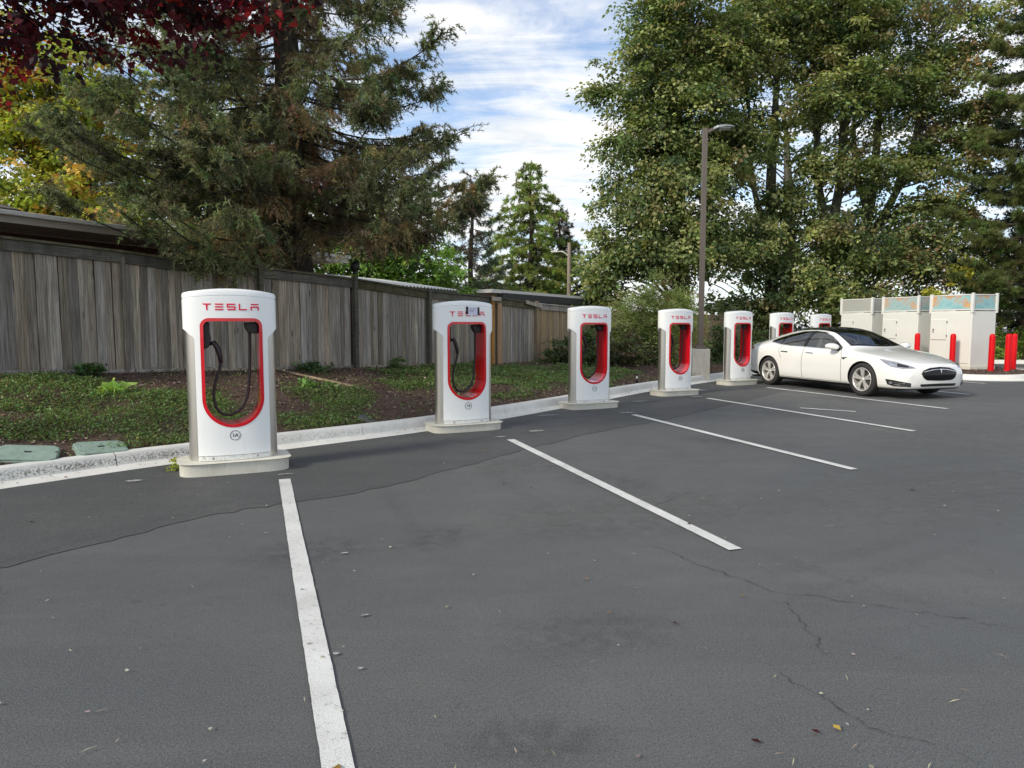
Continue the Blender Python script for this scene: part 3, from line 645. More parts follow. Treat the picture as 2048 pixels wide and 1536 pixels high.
car_port = empty('carport', (-0.65, 24.0, 0.4)); tag(car_port, 'flat carport roof with white metal edge behind the fence', 'carport')
def cp(V, F, name, mat, bevel=0): return B().add([(x + .65, y - 24, z - .4) for x, y, z in V], F).obj(name, mat, car_port, bevel=bevel)
BX = [(3, 2, 1, 0), (4, 5, 6, 7), (0, 1, 5, 4), (1, 2, 6, 5), (2, 3, 7, 6), (3, 0, 4, 7)]
def cpb(name, mat, P, za, zb, bevel=0): cp([(x, y, z) for z in (za, zb) for x, y in P], BX, name, mat, bevel)
cpb('roof', 'white_metal', [(-0.65, 24), (5.4, 34.4), (1.4, 36.5), (-4.4, 26.2)], 2.60, 2.66)
cpb('edge_trim', 'white_metal', [(-0.66, 23.93), (5.45, 34.4), (5.42, 34.42), (-0.70, 23.96)], 2.58, 2.70, .004)
cpb('end_trim', 'white_metal', [(-0.70, 23.95), (-0.66, 23.99), (-4.42, 26.2), (-4.45, 26.15)], 2.58, 2.70, .004)
cpb('beam', 'dark_under', [(-0.3, 24.4), (5.2, 34.0), (5.0, 34.1), (-0.5, 24.5)], 2.34, 2.595)
for (x, y) in ((-0.4, 24.6), (1.6, 28), (3.5, 31.3), (5.0, 33.9)): cpb('post', 'wood_tan', [(x - .06, y - .06), (x + .06, y - .06), (x + .06, y + .06), (x - .06, y + .06)], 0.3, 2.338)
shed = empty('shed', (-2.6, 18.0, 0.6)); tag(shed, 'shed with a corrugated metal roof edge just behind the grey fence', 'shed')
sd = Vector((-1.55 + 3.55, 20.4 - 16.3, 0)); sl = sd.length; sd.normalize(); sn = Vector((-sd.y, sd.x, 0))
cb = []
nw = 120
for q in range(nw + 1):
    s_ = sl * q / nw; h_ = 0.022 * math.sin(q / nw * sl / 0.165 * 2 * math.pi)
    cb.append((s_, h_))
V = []
for o_, zz_ in ((0, 2.49), (2.6, 2.85)):
    for s_, h_ in cb: p_ = Vector((-3.55, 16.3, 0)) + sd * s_ + sn * o_; V.append((p_.x + 2.6, p_.y - 18.0, zz_ + h_ - .6))
nq = nw + 1
V += [(x, y, z - .012) for x, y, z in V]
F = [(i, i + 1, nq + i + 1, nq + i) for i in range(nw)] + [(2 * nq + i + 1, 2 * nq + i, 3 * nq + i, 3 * nq + i + 1) for i in range(nw)] + [(i, 2 * nq + i, 2 * nq + i + 1, i + 1) for i in range(nw)]
B().add(V, F).obj('corrugated_roof', 'white_metal', shed, smooth=True)
def sb(name, mat, o0, o1, za, zb):
    P = [Vector((-3.5, 16.35, 0)) + sd * a_ + sn * b_ for a_, b_ in ((.05, o0), (sl - .05, o0), (sl - .05, o1), (.05, o1))]
    B().add([(p.x + 2.6, p.y - 18, z - .6) for z in (za, zb) for p in P], BX).obj(name, mat, shed)
sb('fascia_board', 'wood_rail', 0.05, 0.10, 2.30, 2.455); sb('wall', 'wall_brown', 0.35, 0.45, 0.4, 2.45)
# ---------------------------------------------------------------- charging posts
STALL = math.radians(19.7)                 # charger fronts look along the stall lines
A_, B_ = 0.447, 0.19
def ell(a, b, z, n=96, p=2.2, dome=0.0):
    o = []
    for q in range(n):
        t = 2 * math.pi * q / n; c, s = math.cos(t), math.sin(t)
        o.append((a * math.copysign(abs(c) ** (2 / p), c), b * math.copysign(abs(s) ** (2 / p), s), z - dome * abs(c) ** (4 / p)))
    return o
def front_y(x, a=A_, b=B_, p=2.2): return -b * max(0.0, 1 - abs(x / a) ** p) ** (1 / p)
def hole(hw, zb, zt, rt, n=14):
    """U-shaped opening: round bottom, small radius at the top"""
    pts = []
    for q in range(2 * n + 1): t = math.pi + math.pi * q / (2 * n); pts.append((hw * math.cos(t), zb + hw + hw * math.sin(t)))
    for q in range(n // 2 + 1): t = math.pi / 2 * q / (n // 2); pts.append((hw - rt + rt * math.cos(t), zt - rt + rt * math.sin(t)))
    for q in range(n // 2 + 1): t = math.pi / 2 + math.pi / 2 * q / (n // 2); pts.append((-hw + rt + rt * math.cos(t), zt - rt + rt * math.sin(t)))
    return pts
HT = 1.72
def make_charger():
    root = empty('charging_post')
    # stepped concrete footing
    r = random.Random(4)
    pl = []
    for z, g in ((-0.04, 0.0), (0.10, 0.0), (0.125, -.008), (0.132, -.022)):
        pl.append([(x * (1 + 0), y, z) for x, y, _ in [(v[0] + math.copysign(g, v[0]) * 1, v[1] + math.copysign(g, v[1]), 0) for v in ell(0.525, 0.285, 0, 72, 4.6)]])
    shade_auto(B().rings(pl).obj('footing', 'concrete_pad', root), 40)
    z0 = 0.132
    core = B().rings([ell(0.425, 0.174, z0), ell(0.425, 0.174, z0 + 1.42)]).mesh('core')
    Hc = B().prism([(x, z + z0) for x, z in hole(0.278, 0.345, 1.425, 0.075)], -0.5, 0.5).mesh('h')
    st = link('side_panel', boolean(core, [('DIFFERENCE', Hc)]), 'stainless', root); st.data.materials.clear(); st.data.materials.append(M['stainless']); shade_auto(st, 30)
    # white outer shell: head plus narrower front and rear panels
    shell = B().rings([ell(A_, B_, z0 + 0.055), ell(A_, B_, z0 + 1.40), ell(A_, B_, z0 + 1.655, dome=.03), ell(A_ - .005, B_ - .005, z0 + 1.657, dome=.03), ell(A_ - .005, B_ - .005, z0 + 1.664, dome=.03), ell(A_, B_, z0 + 1.666, dome=.03),
                      ell(A_, B_, z0 + 1.698, dome=.032), ell(A_ - .006, B_ - .006, z0 + 1.716, dome=.033), ell(A_ - .022, B_ - .022, z0 + 1.727, dome=.034), ell(A_ - .06, B_ - .05, z0 + 1.733, dome=.034), ell(A_ * .5, B_ * .5, z0 + 1.735, dome=.01)]).mesh('shell')
    T = []
    hwp = 0.345
    arc = [(A_ + .05, 1.33), (A_ - .004, 1.33), (A_ - .03, 1.305)] + [(hwp + .055 * (1 - math.sin(t)) , 1.215 + .055 * math.cos(t) ) for t in np.linspace(0.35, math.pi / 2, 7)]
    right = [(hwp, 0.0)] + arc[::-1]
    T = [(x, z + z0) for x, z in right] + [(A_ + .05, 1.9 + z0)] + [(-A_ - .05, 1.9 + z0)] + [(-x, z + z0) for x, z in right[::-1]]
    Tp = B().prism(T, -0.6, 0.6).mesh('t')
    Hs = B().prism([(x, z + z0) for x, z in hole(0.294, 0.335, 1.437, 0.085)], -0.5, 0.5).mesh('h')
    wh = link('housing', boolean(shell, [('INTERSECT', Tp), ('DIFFERENCE', Hs)]), 'white_gloss', root); wh.data.materials.clear(); wh.data.materials.append(M['white_gloss']); shade_auto(wh, 30)
    # red lining of the opening
    ro = B().prism([(x, z + z0) for x, z in hole(0.2935, 0.3355, 1.4365, 0.0845)], -0.5, 0.5).mesh('a')
    ri = B().prism([(x, z + z0) for x, z in hole(0.262, 0.366, 1.405, 0.055)], -0.6, 0.6).mesh('b')
    es = B().rings([ell(A_ + .004, B_ + .004, z0 + .1), ell(A_ + .004, B_ + .004, z0 + 1.6)]).mesh('c')
    rl = link('opening_liner', boolean(ro, [('DIFFERENCE', ri), ('INTERSECT', es)]), 'red_gloss', root); rl.data.materials.clear(); rl.data.materials.append(M['red_gloss']); shade_auto(rl, 30)
    # base strip with bolts
    bs = B(); n = 18
    for sgn in (-1, 1):
        R = []
        for q in range(n + 1):
            x = -hwp + 2 * hwp * q / n; y = sgn * -front_y(x, A_ + .001, B_ + .001); R.append([(x, y * .97, z0 + .004), (x, y * 1.012, z0 + .004), (x, y * 1.012, z0 + .05), (x, y * .97, z0 + .05)])
        bs.rings(R)
    strip_ = bs.obj('base_strip', 'base_strip', root)
    for x in (-.21, .21):
        y = front_y(x) * 1.012; q = B().lathe([(.010, .0), (.010, -.005), (.004, -.007)], 8, 'y', (x, y, z0 + .028)).obj('bolt', 'steel_grey', strip_)
    # lettering
    W_, Hh = 0.082, 0.066; th = 0.0135
    def bars(ch):
        if ch == 'T': return [[(0, Hh), (W_, Hh), (W_ - .012, Hh - th), (.012, Hh - th)], [(W_ / 2 - .008, Hh - th), (W_ / 2 + .008, Hh - th), (W_ / 2 + .006, 0), (W_ / 2 - .006, 0)]]
        if ch == 'E': return [[(0, z), (W_, z), (W_ - .008, z - th), (.006, z - th)] for z in (Hh, Hh / 2 + th / 2, th)]
        if ch == 'S': return [[(0, Hh), (W_, Hh), (W_ - .008, Hh - th), (0, Hh - th)], [(0, Hh - th), (th, Hh - th), (th, Hh / 2 + th / 2), (0, Hh / 2 + th / 2)], [(0, Hh / 2 + th / 2), (W_, Hh / 2 + th / 2), (W_, Hh / 2 - th / 2), (0, Hh / 2 - th / 2)], [(W_ - th, Hh / 2 - th / 2), (W_, Hh / 2 - th / 2), (W_, th), (W_ - th, th)], [(0, th), (W_, th), (W_, 0), (.008, 0)]]
        if ch == 'L': return [[(0, Hh), (th, Hh), (th, 0), (0, 0)], [(th, th), (W_, th), (W_ - .010, 0), (th, 0)]]
        if ch == 'A': return [[(0, Hh), (W_, Hh), (W_ - .008, Hh - th), (.008, Hh - th)], [(0, Hh / 2 + th / 2), (W_, Hh / 2 + th / 2), (W_, Hh / 2 - th / 2), (0, Hh / 2 - th / 2)], [(0, Hh / 2 - th / 2), (th, Hh / 2 - th / 2), (th, 0), (0, 0)], [(W_ - th, Hh / 2 - th / 2), (W_, Hh / 2 - th / 2), (W_, 0), (W_ - th, 0)]]
    pitch = 0.112; xs = -2 * pitch - W_ / 2
    for i, ch in enumerate('TESLA'):
        b = B()
        for poly in bars(ch):
            # split lengthways so that the bar follows the curved face
            (ax, az), (bx, bz), (cx, cz), (dx, dz) = poly; R = []
            for q in range(5):
                t = q / 4; u = (ax + (bx - ax) * t, az + (bz - az) * t); l_ = (dx + (cx - dx) * t, dz + (cz - dz) * t); ring = []
                for (x, z) in (u, l_):
                    X = xs + i * pitch + x; ring.append((X, front_y(X) - .0035, z0 + 1.515 + z))
                for (x, z) in (l_, u):
                    X = xs + i * pitch + x; ring.append((X, front_y(X) + .002, z0 + 1.515 + z))
                R.append(ring)
            b.rings(R)
        b.obj('letter', 'red_letter', root)
    # cable outlet, holster, connector, cable
    B().prism([(.262, 1.395), (.125, 1.395), (.135, 1.34), (.165, 1.29), (.225, 1.28), (.262, 1.28)], -.06, .04).obj('cable_outlet', 'black_plastic', root, bevel=.012).location.z = z0
    B().prism([(-.262, 1.40), (-.20, 1.40), (-.195, 1.18), (-.215, 1.14), (-.262, 1.12)], -.05, .05).obj('holster', 'black_plastic', root, bevel=.012).location.z = z0
    B().tube([(-.20, -.03, z0 + 1.18), (-.165, -.045, z0 + 1.19), (-.135, -.05, z0 + 1.14), (-.112, -.05, z0 + 1.06), (-.105, -.05, z0 + .985)], [.020, .028, .027, .026, .021], 10).obj('connector', 'black_plastic', root, smooth=True)
    cp_ = smoothpath([(-.105, -.05, z0 + 1.0), (-.125, -.05, z0 + .90), (-.165, -.05, z0 + .78), (-.182, -.05, z0 + .66), (-.170, -.05, z0 + .56), (-.12, -.05, z0 + .475), (-.03, -.045, z0 + .45), (.07, -.04, z0 + .50), (.135, -.03, z0 + .62), (.165, -.02, z0 + .82), (.178, -.01, z0 + 1.05), (.183, 0, z0 + 1.29)], 0.03)
    B().tube(cp_, .0145, 8).obj('cable', 'black_rubber', root, smooth=True)
    return root
def text_mesh(txt, size, ext=0.0015):
    cu = bpy.data.curves.new('t', 'FONT'); cu.body = txt; cu.size = size; cu.align_x = 'CENTER'; cu.align_y = 'CENTER'; cu.extrude = ext; cu.resolution_u = 3
    o = bpy.data.objects.new('t', cu); COL.objects.link(o); dg = bpy.context.evaluated_depsgraph_get()
    me = bpy.data.meshes.new_from_object(o.evaluated_get(dg)); bpy.data.objects.remove(o); bpy.data.curves.remove(cu); return me
def badge(root, txt):
    z0 = .132; zc = z0 + 0.255; r0, r1 = .050, .0455
    ring = []
    for q in range(40):
        t = 2 * math.pi * q / 40; ring.append([(r * math.cos(t), front_y(r * math.cos(t)) - d_, zc + r * math.sin(t)) for r, d_ in ((r0, .003), (r1, .003), (r1, -.001), (r0, -.001))])
    ring.append(ring[0]); b = B().rings(ring, caps=False).obj('badge', 'dark_print', root)
    me = text_mesh(txt, 0.052); t = link('number', me, 'dark_print', b); me.materials.clear(); me.materials.append(M['dark_print'])
    t.location = (0, front_y(0) - .002, zc); t.rotation_euler = (math.pi / 2, 0, 0)
proto = make_charger()
ROT = [25, 26, 27, 28, 29, 29, 29]
POSTS = [(-2.885, 7.30, 'white charging post marked 1A, next to the green valve box lids', '1A'), (-0.70, 10.15, 'white charging post marked 1B with a paper notice taped over its lettering', '1B'),
         (1.40, 12.87, 'white charging post marked 1C in front of the tan fence boards', '1C'), (3.50, 15.25, 'white charging post marked 1D beside the lamp post footing', '1D'),
         (5.70, 17.95, 'white charging post marked 1E directly behind the parked car', '1E'), (7.85, 20.75, 'white charging post half hidden behind the car, second from the metal cabinets', None), (10.2, 23.55, 'white charging post showing only its head, the one nearest the metal cabinets', None)]
for i, (x, y, lab, num) in enumerate(POSTS):
    o = proto if i == 0 else copy_tree(proto)
    o.location = (x, y, [0, -.025, -.025, -.02, -.01, 0, 0][i]); o.rotation_euler = (0, 0, math.radians(ROT[i])); tag(o, lab, 'charger', 'charging posts along the kerb')
    o['_n'] = num or ''
for i_, o in enumerate([q for q in COL.objects if q.name.startswith('charging_post')]):
    for ch in o.children:
        if ch.name.startswith('cable') and not ch.name.startswith('cable_outlet'): ch.scale = (1.0, 1.0 + .25 * math.sin(i_ * 2.1), 1.0)
    if o['_n']: badge(o, o['_n'])
    del o['_n']
# notice on post 1B
c2, s2 = math.cos(STALL), math.sin(STALL)
note = empty('paper_notice', (-0.70, 10.15, 0.107), math.radians(26)); tag(note, 'small lilac paper notice held by two black tape strips over red lettering', 'notice')
def bent(x0, x1, za, zb, d_, mat, name, parent, tilt=0.0):
    R = []
    for q in range(7):
        x = x0 + (x1 - x0) * q / 6; y = front_y(x); R.append([(x, y - d_, za), (x, y - d_, zb), (x, y - d_ + .0012, zb), (x, y - d_ + .0012, za)])
    return B().rings(R).obj(name, mat, parent)
sheet = bent(-.005, .15, 1.525, 1.645, .0062, 'paper', 'sheet', note)
for i, z in enumerate((1.615, 1.597, 1.579)): bent(.02, .12 - .015 * i, z, z + .0045, .0072, 'dark_print', 'written_line', sheet)
bent(-.032, .002, 1.545, 1.650, .0085, 'tape', 'tape_strip', note); bent(.146, .178, 1.530, 1.640, .0085, 'tape', 'tape_strip', note)

# ---------------------------------------------------------------- cabinets
UF = Vector((-0.337, 0.942, 0)); VF = Vector((0.942, 0.337, 0))
def cabinet(x, y, mat, label, ang):
    r = empty('power_cabinet', (x, y, 0.10), ang); tag(r, label, 'cabinet', 'power cabinets behind the bollards')
    # local +x runs along the door front away from the car park, local -y is depth... front plane y=0 (outside is y>0)
    Wc, Dc, Hc = 1.44, 1.03, 1.84
    B().box((-0.03, -Dc - .03, -0.06), (Wc + .03, .03, 0.12)).obj('pad', 'concrete_pad', r, bevel=.01)
    B().box((0, -Dc, .12), (Wc, 0, Hc)).obj('casing', 'cabinet', r, bevel=.012)
    B().box((.06, .0, .20), (Wc - .02, .022, Hc - .03)).obj('front_panel', 'cabinet', r, bevel=.006)
    d = B().box((Wc - .62, .022, .93), (Wc - .07, .05, 1.58)).obj('door', 'cabinet', r, bevel=.008)
    B().lathe([(.028, .05), (.028, .062), (.012, .064)], 14, 'y', (Wc - .16, 0, 1.25)).obj('lock', 'cabinet_dark', d)
    B().box((Wc - .175, .05, 1.16), (Wc - .145, .075, 1.20)).obj('handle', 'cabinet_dark', d, bevel=.004)
    for z in (1.02, 1.46): B().box((Wc - .632, .03, z), (Wc - .618, .054, z + .07)).obj('hinge', 'cabinet_dark', d)
    B().box((Wc - .36, .023, 1.63), (Wc - .24, .0255, 1.66)).obj('small_plate', 'white_metal', r)
    # screen around the top
    zb, zt = Hc + .03, Hc + .50
    for (px, py) in ((0, 0), (Wc, 0), (0, -Dc), (Wc, -Dc)): B().box((px - .035, py - .035, Hc - .06), (px + .035, py + .035, zt + .05)).obj('corner_post', 'white_metal', r, bevel=.004)
    def pan(a, b):
        (x0, y0), (x1, y1) = a, b; dx, dy = x1 - x0, y1 - y0; L = math.hypot(dx, dy); q = empty('screen', ((x0 + x1) / 2, (y0 + y1) / 2, 0), math.atan2(dy, dx), r)
        h = L / 2 - .04
        B().box((-h, -.006, zb + .03), (h, .006, zt - .02)).obj('printed_mesh', mat, q)
        B().box((-h, -.02, zb - .01), (h, .02, zb + .028)).obj('frame_bar', 'white_metal', q); B().box((-h, -.02, zt - .018), (h, .02, zt + .015)).obj('frame_bar', 'white_metal', q)
        for s in (-1, 1): B().box((s * h - .025, -.022, zb + .0285), (s * h + .025, .022, zt - .0185)).obj('frame_bar', 'white_metal', q)
    pan((0, 0), (Wc, 0)); pan((0, 0), (0, -Dc)); pan((Wc, 0), (Wc, -Dc))
ang = math.atan2(UF.y, UF.x)      # local x along UF, local y points to -VF (towards the car)
for k_, (mat, lab) in enumerate([('screen_bright', 'white power cabinet with bright teal and orange printed screen beside the hedge'), ('screen_mid', 'white power cabinet with paler teal and orange screen, between two others'), ('screen_grey', 'white power cabinet with plain grey screen beside the last charging post')]):
    p_ = Vector((14.2, 22.0, 0)) + UF * (1.90 * k_); cabinet(p_.x, p_.y, mat, lab, ang)
# bollards
def bollard_mesh():
    return B().lathe([(.082, 0), (.082, 1.04), (.079, 1.075), (.068, 1.105), (.048, 1.125), (.02, 1.135)], 28).mesh('bollard')
bm_ = bollard_mesh(); bm_.materials.append(M['bollard_red'])
ring_me = B().lathe([(.088, 0), (.088, .02), (.083, .025)], 28).mesh('ring')
ring_me.materials.append(M['bollard_red'])
for (x, y, lab) in [(13.34, 23.40, 'red bollard in the gap between the cabinets, rising behind the car bonnet'), (13.74, 22.15, 'red bollard in front of the cabinet door, rising over the car nose'), (14.42, 21.35, 'red bollard at the near corner of the bright screened cabinet'), (14.95, 21.40, 'red bollard, left one of the close pair by the hedge'), (15.72, 22.25, 'red bollard, right one of the close pair by the hedge')]:
    r = empty('bollard', (x, y, 0.10)); tag(r, lab, 'bollard', 'red bollards around the cabinets')
    shade_auto(link('sleeve', bm_, None, r), 40); link('base_ring', ring_me, None, r)

# ---------------------------------------------------------------- lamp post
lp = empty('lamp_post', (5.13, 19.35, 0.10), math.radians(-8)); lp.scale = (1, 1, .966); tag(lp, 'tall dark bronze lamp post with a flat light head on a concrete block', 'lamp post')
B().box((-.235, -.235, -.15), (.235, .235, .78)).obj('footing', 'concrete', lp, bevel=.015)
B().box((-.13, -.13, .78), (.13, .13, .87)).obj('base_cover', 'lamp_bronze', lp, bevel=.01)
q = B().rings([[(x * s, y * s, z) for x, y in ((-.07, -.07), (.07, -.07), (.07, .07), (-.07, .07))] for z, s in ((.87, 1.0), (6.82, .95))]).obj('pole', 'lamp_bronze', lp, bevel=.008)
B().prism([(.066, 6.70), (.13, 6.72), (.22, 6.77), (.22, 6.83), (.066, 6.80)], -.05, .05).obj('arm', 'lamp_bronze', lp, bevel=.006)
hd_ = B().rings([[(x, -w_, z - t_), (x, w_, z - t_), (x, w_ * .9, z), (x, -w_ * .9, z)] for x, w_, z, t_ in ((.20, .09, 6.84, .07), (.30, .17, 6.875, .075), (.50, .18, 6.885, .06), (.66, .17, 6.865, .045), (.74, .12, 6.845, .03))]).obj('light_head', 'steel_grey', lp, bevel=.01)
B().box((.36, -.13, 6.795), (.64, .13, 6.815)).obj('lens', 'lamp_lens', hd_)
# utility pole far behind
up = empty('utility_pole', (2.87, 36.0, 0.2)); tag(up, 'brown wooden utility pole with a curved street light arm', 'pole')
B().tube([(0, 0, 0), (0, 0, 3), (0, 0, 5.4)], [.12, .105, .09], 12).obj('pole', 'wood_pole', up, smooth=True)
ar = B().tube(smoothpath([(0, 0, 4.62), (-.12, 0, 4.82), (-.32, 0, 4.95), (-.62, 0, 4.97)], .08), .028, 8).obj('arm', 'white_metal', up, smooth=True)
B().box((-.92, -.08, 4.92), (-.56, .08, 5.0)).obj('street_light', 'white_metal', up, bevel=.03)
B().tube([(0.1, .1, 5.0), (9, 2, 5.4)], .012, 5).obj('wire', 'black_rubber', up)
B().tube([(-.05, 0, 4.9), (-5.5, -1, 2.0)], .012, 5).obj('stay_wire', 'black_rubber', up)

# ---------------------------------------------------------------- small things in the bed
def valve(x, y, rz, tilt, lab, L=.46, W=.33):
    r = empty('valve_box', (x, y, float(bed_z(x, y)) + .015), rz); nrm = Vector((-E2[0] * .24 + tilt[0], -E2[1] * .24 + tilt[1], 1)).normalized(); r.rotation_euler = (Vector((0, 0, 1)).rotation_difference(nrm) @ Matrix.Rotation(rz, 3, 'Z').to_quaternion()).to_euler(); tag(r, lab, 'valve box', 'irrigation valve boxes')
    ch = .05; P = [(-L/2+ch, -W/2), (L/2-ch, -W/2), (L/2, -W/2+ch), (L/2, W/2-ch), (L/2-ch, W/2), (-L/2+ch, W/2), (-L/2, W/2-ch), (-L/2, -W/2+ch)]
    B().prism([(a * 1.03, b * 1.03) for a, b in P], -.16, .006, 'z').obj('box', 'valve_green', r, bevel=.006)
    l_ = B().prism(P, .0065, .028, 'z').obj('lid', 'valve_green', r, bevel=.008)
    B().box((-.03, -.015, .028), (.03, .015, .033)).obj('lid_bolt', 'black_plastic', l_, bevel=.003)
valve(-4.90, 7.10, .45, (.02, -.03), 'green irrigation valve box lid lying at the mulch edge, farther from post 1A', .52, .36)
valve(-4.42, 7.55, .75, (.02, .02), 'green irrigation valve box half sunk in grass, closer to post 1A', .48, .34)
s_ = empty('sprinkler_head', (2.95, 16.72, float(bed_z(2.95, 16.72)) - .02)); tag(s_, 'small black and white pop up sprinkler standing in the mulch', 'sprinkler')
B().lathe([(.028, 0), (.028, .12), (.024, .125)], 14).obj('body', 'black_plastic', s_, smooth=True); B().lathe([(.022, .125), (.022, .19)], 12).obj('riser', 'white_metal', s_); B().lathe([(.026, .19), (.026, .225), (.018, .235)], 12).obj('nozzle', 'black_plastic', s_)
pl_ = empty('dark_lid', (-2.06, 9.98, float(bed_z(-2.06, 9.98))), .9); tag(pl_, 'flat dark lid lying tilted at the kerb behind post 1B', 'lid')  # flat dark lid on a short stem; it holds no lamp
B().lathe([(.0, .0), (.12, .0), (.135, .015), (.12, .03), (.0, .034)], 20).obj('disc', 'cabinet_dark', pl_, smooth=True).rotation_euler = (.35, .1, 0)
B().tube([(0, 0, -.05), (0, 0, .01)], .02, 8).obj('stem', 'cabinet_dark', pl_)
st_ = link('fallen_batten', B().box((-.95, -.02, -.015), (.95, .02, .015)).mesh('b', bevel=.003), 'wood_tan', loc=(-3.45, 12.3, float(bed_z(-3.45, 12.3)) + .06)); st_.rotation_euler = (0, .12, math.atan2(-.85, 1.46)); tag(st_, 'thin pale wooden batten lying on the bare mulch below the fence', 'batten')
# ---------------------------------------------------------------- parked car (x forward, y left, z up; wheels on z = 0)
def make_car():
    root = empty('parked_car')
    # half sections: x, then (y, z) from the floor centre out to the flank and up to the roof centre
    S = [
     (-2.50, [(0, .34), (.66, .34), (.76, .38), (.80, .50), (.80, .66), (.77, .84), (.62, .95), (.32, .975), (0, .98)]),
     (-2.40, [(0, .26), (.74, .26), (.85, .31), (.89, .46), (.90, .68), (.86, .90), (.64, 1.04), (.32, 1.065), (0, 1.07)]),
     (-2.15, [(0, .20), (.80, .20), (.91, .26), (.955, .45), (.965, .74), (.91, .97), (.65, 1.075), (.33, 1.11), (0, 1.12)]),
     (-1.80, [(0, .18), (.84, .18), (.93, .24), (.98, .45), (.99, .77), (.935, .99), (.655, 1.14), (.34, 1.21), (0, 1.225)]),
     (-1.40, [(0, .17), (.85, .17), (.935, .24), (.98, .45), (.985, .78), (.925, 1.00), (.64, 1.255), (.34, 1.335), (0, 1.35)]),
     (-0.90, [(0, .17), (.85, .17), (.93, .24), (.965, .44), (.965, .76), (.90, .985), (.625, 1.34), (.34, 1.425), (0, 1.44)]),
     (-0.30, [(0, .17), (.85, .17), (.925, .24), (.955, .43), (.96, .74), (.89, .97), (.625, 1.37), (.35, 1.45), (0, 1.465)]),
     (0.25, [(0, .17), (.85, .17), (.925, .24), (.955, .43), (.96, .73), (.89, .955), (.66, 1.32), (.37, 1.415), (0, 1.435)]),
     (0.70, [(0, .17), (.85, .17), (.925, .24), (.96, .43), (.965, .725), (.90, .94), (.74, 1.10), (.42, 1.20), (0, 1.225)]),
     (1.02, [(0, .17), (.85, .17), (.93, .24), (.97, .44), (.975, .72), (.915, .925), (.75, .975), (.40, 1.005), (0, 1.015)]),
     (1.40, [(0, .17), (.85, .17), (.94, .25), (.985, .45), (.985, .72), (.93, .905), (.72, .93), (.38, .955), (0, .965)]),
     (1.80, [(0, .17), (.85, .17), (.935, .24), (.975, .44), (.965, .68), (.90, .845), (.68, .865), (.36, .89), (0, .90)]),
     (2.12, [(0, .18), (.80, .18), (.885, .23), (.915, .40), (.895, .59), (.82, .745), (.60, .785), (.32, .81), (0, .82)]),
     (2.32, [(0, .19), (.74, .19), (.83, .235), (.865, .38), (.845, .535), (.755, .665), (.55, .71), (.30, .735), (0, .745)]),
     (2.43, [(0, .21), (.56, .21), (.66, .25), (.70, .37), (.685, .49), (.60, .59), (.44, .635), (.24, .655), (0, .66)]),
    ]
    ns, nr = len(S), 9
    V = []; idx = {}
    for i, (x, pr) in enumerate(S):
        for j, (y, z) in enumerate(pr):
            bow = 0.0
            if x > 2.2: bow = (.12 if x > 2.4 else .06) * (1 - (y / pr[3][0]) ** 2)
            if .6 < x < 1.2: bow = .10 * (1 - (y / .95) ** 2) * (1 if j >= 6 else 0)
            if j in (0, 8):
                idx[i, j, 1] = idx[i, j, -1] = len(V); V.append((x + bow, 0, z))
            else:
                idx[i, j, 1] = len(V); V.append((x + bow, y, z)); idx[i, j, -1] = len(V); V.append((x + bow, -y, z))
    F = []
    for s in (1, -1):
        for i in range(ns - 1):
            for j in range(nr - 1): F.append((idx[i, j, s], idx[i + 1, j, s], idx[i + 1, j + 1, s], idx[i, j + 1, s])[::s])
        for i in (0, ns - 1):
            sg = s * (1 if i else -1)
            for j in range(4):
                a, b_, c_, d_ = idx[i, j, s], idx[i, j + 1, s], idx[i, 7 - j, s], idx[i, 8 - j, s]
                f = (a, b_, c_, d_) if j < 3 else (idx[i, 3, s], idx[i, 4, s], idx[i, 5, s])
                if j == 3: f = (idx[i, 3, s], idx[i, 4, s], idx[i, 5, s])
                F.append(f)
    me = raw('cage', V, F); bm = bmesh.new(); bm.from_mesh(me); bmesh.ops.recalc_face_normals(bm, faces=bm.faces); bm.to_mesh(me); bm.free()
    o = bpy.data.objects.new('tmp', me); COL.objects.link(o); md = o.modifiers.new('s', 'SUBSURF'); md.levels = md.render_levels = 3
    dg = bpy.context.evaluated_depsgraph_get(); dg.update(); body = bpy.data.meshes.new_from_object(o.evaluated_get(dg)); bpy.data.objects.remove(o)
    bmx = bmesh.new(); bmx.from_mesh(body); tree = BVHTree.FromBMesh(bmx); bmx.free()
    def hit(p, d):
        r = tree.ray_cast(Vector(p), Vector(d)); 
        return r[0], r[1]
    # patches lying on the body surface: two boundary curves, projected along an axis
    def rs(c, n):
        c = np.array(c, float); d = np.r_[0, np.cumsum(np.linalg.norm(np.diff(c, axis=0), axis=1))]; t = np.linspace(0, d[-1], n); return np.stack([np.interp(t, d, c[:, k]) for k in range(c.shape[1])], 1)
    AX = 0.785
    def patch(name, mat, ca, cb, axis, off=.004, parent=root, n=22, mm=7, side=-1, th=.0):
        a, b_ = rs(ca, n), rs(cb, n); G = []
        for t in np.linspace(0, 1, mm):
            for p in a + (b_ - a) * t:
                if axis == 'y': q = hit((p[0], side * 2, p[1]), (0, -side, 0))
                elif axis == 'z': q = hit((p[0], p[1], 3), (0, 0, -1))
                elif axis == 'd':
                    ca_, sa_ = math.cos(AX), math.sin(AX); q = hit((4 * ca_ - p[0] * sa_, side * (4 * sa_ + p[0] * ca_), p[1]), (-ca_, -side * sa_, 0))
                else: q = hit((4 * side, p[0], p[1]), (-side, 0, 0))
                if q[0] is None: q = (Vector((p[0], side * .9, p[1])) if axis == 'y' else Vector((p[0], p[1], 1)) if axis == 'z' else Vector((2.4 * side, p[0], p[1])), Vector((0, 0, 1)))
                G.append(q[0] + q[1] * off)
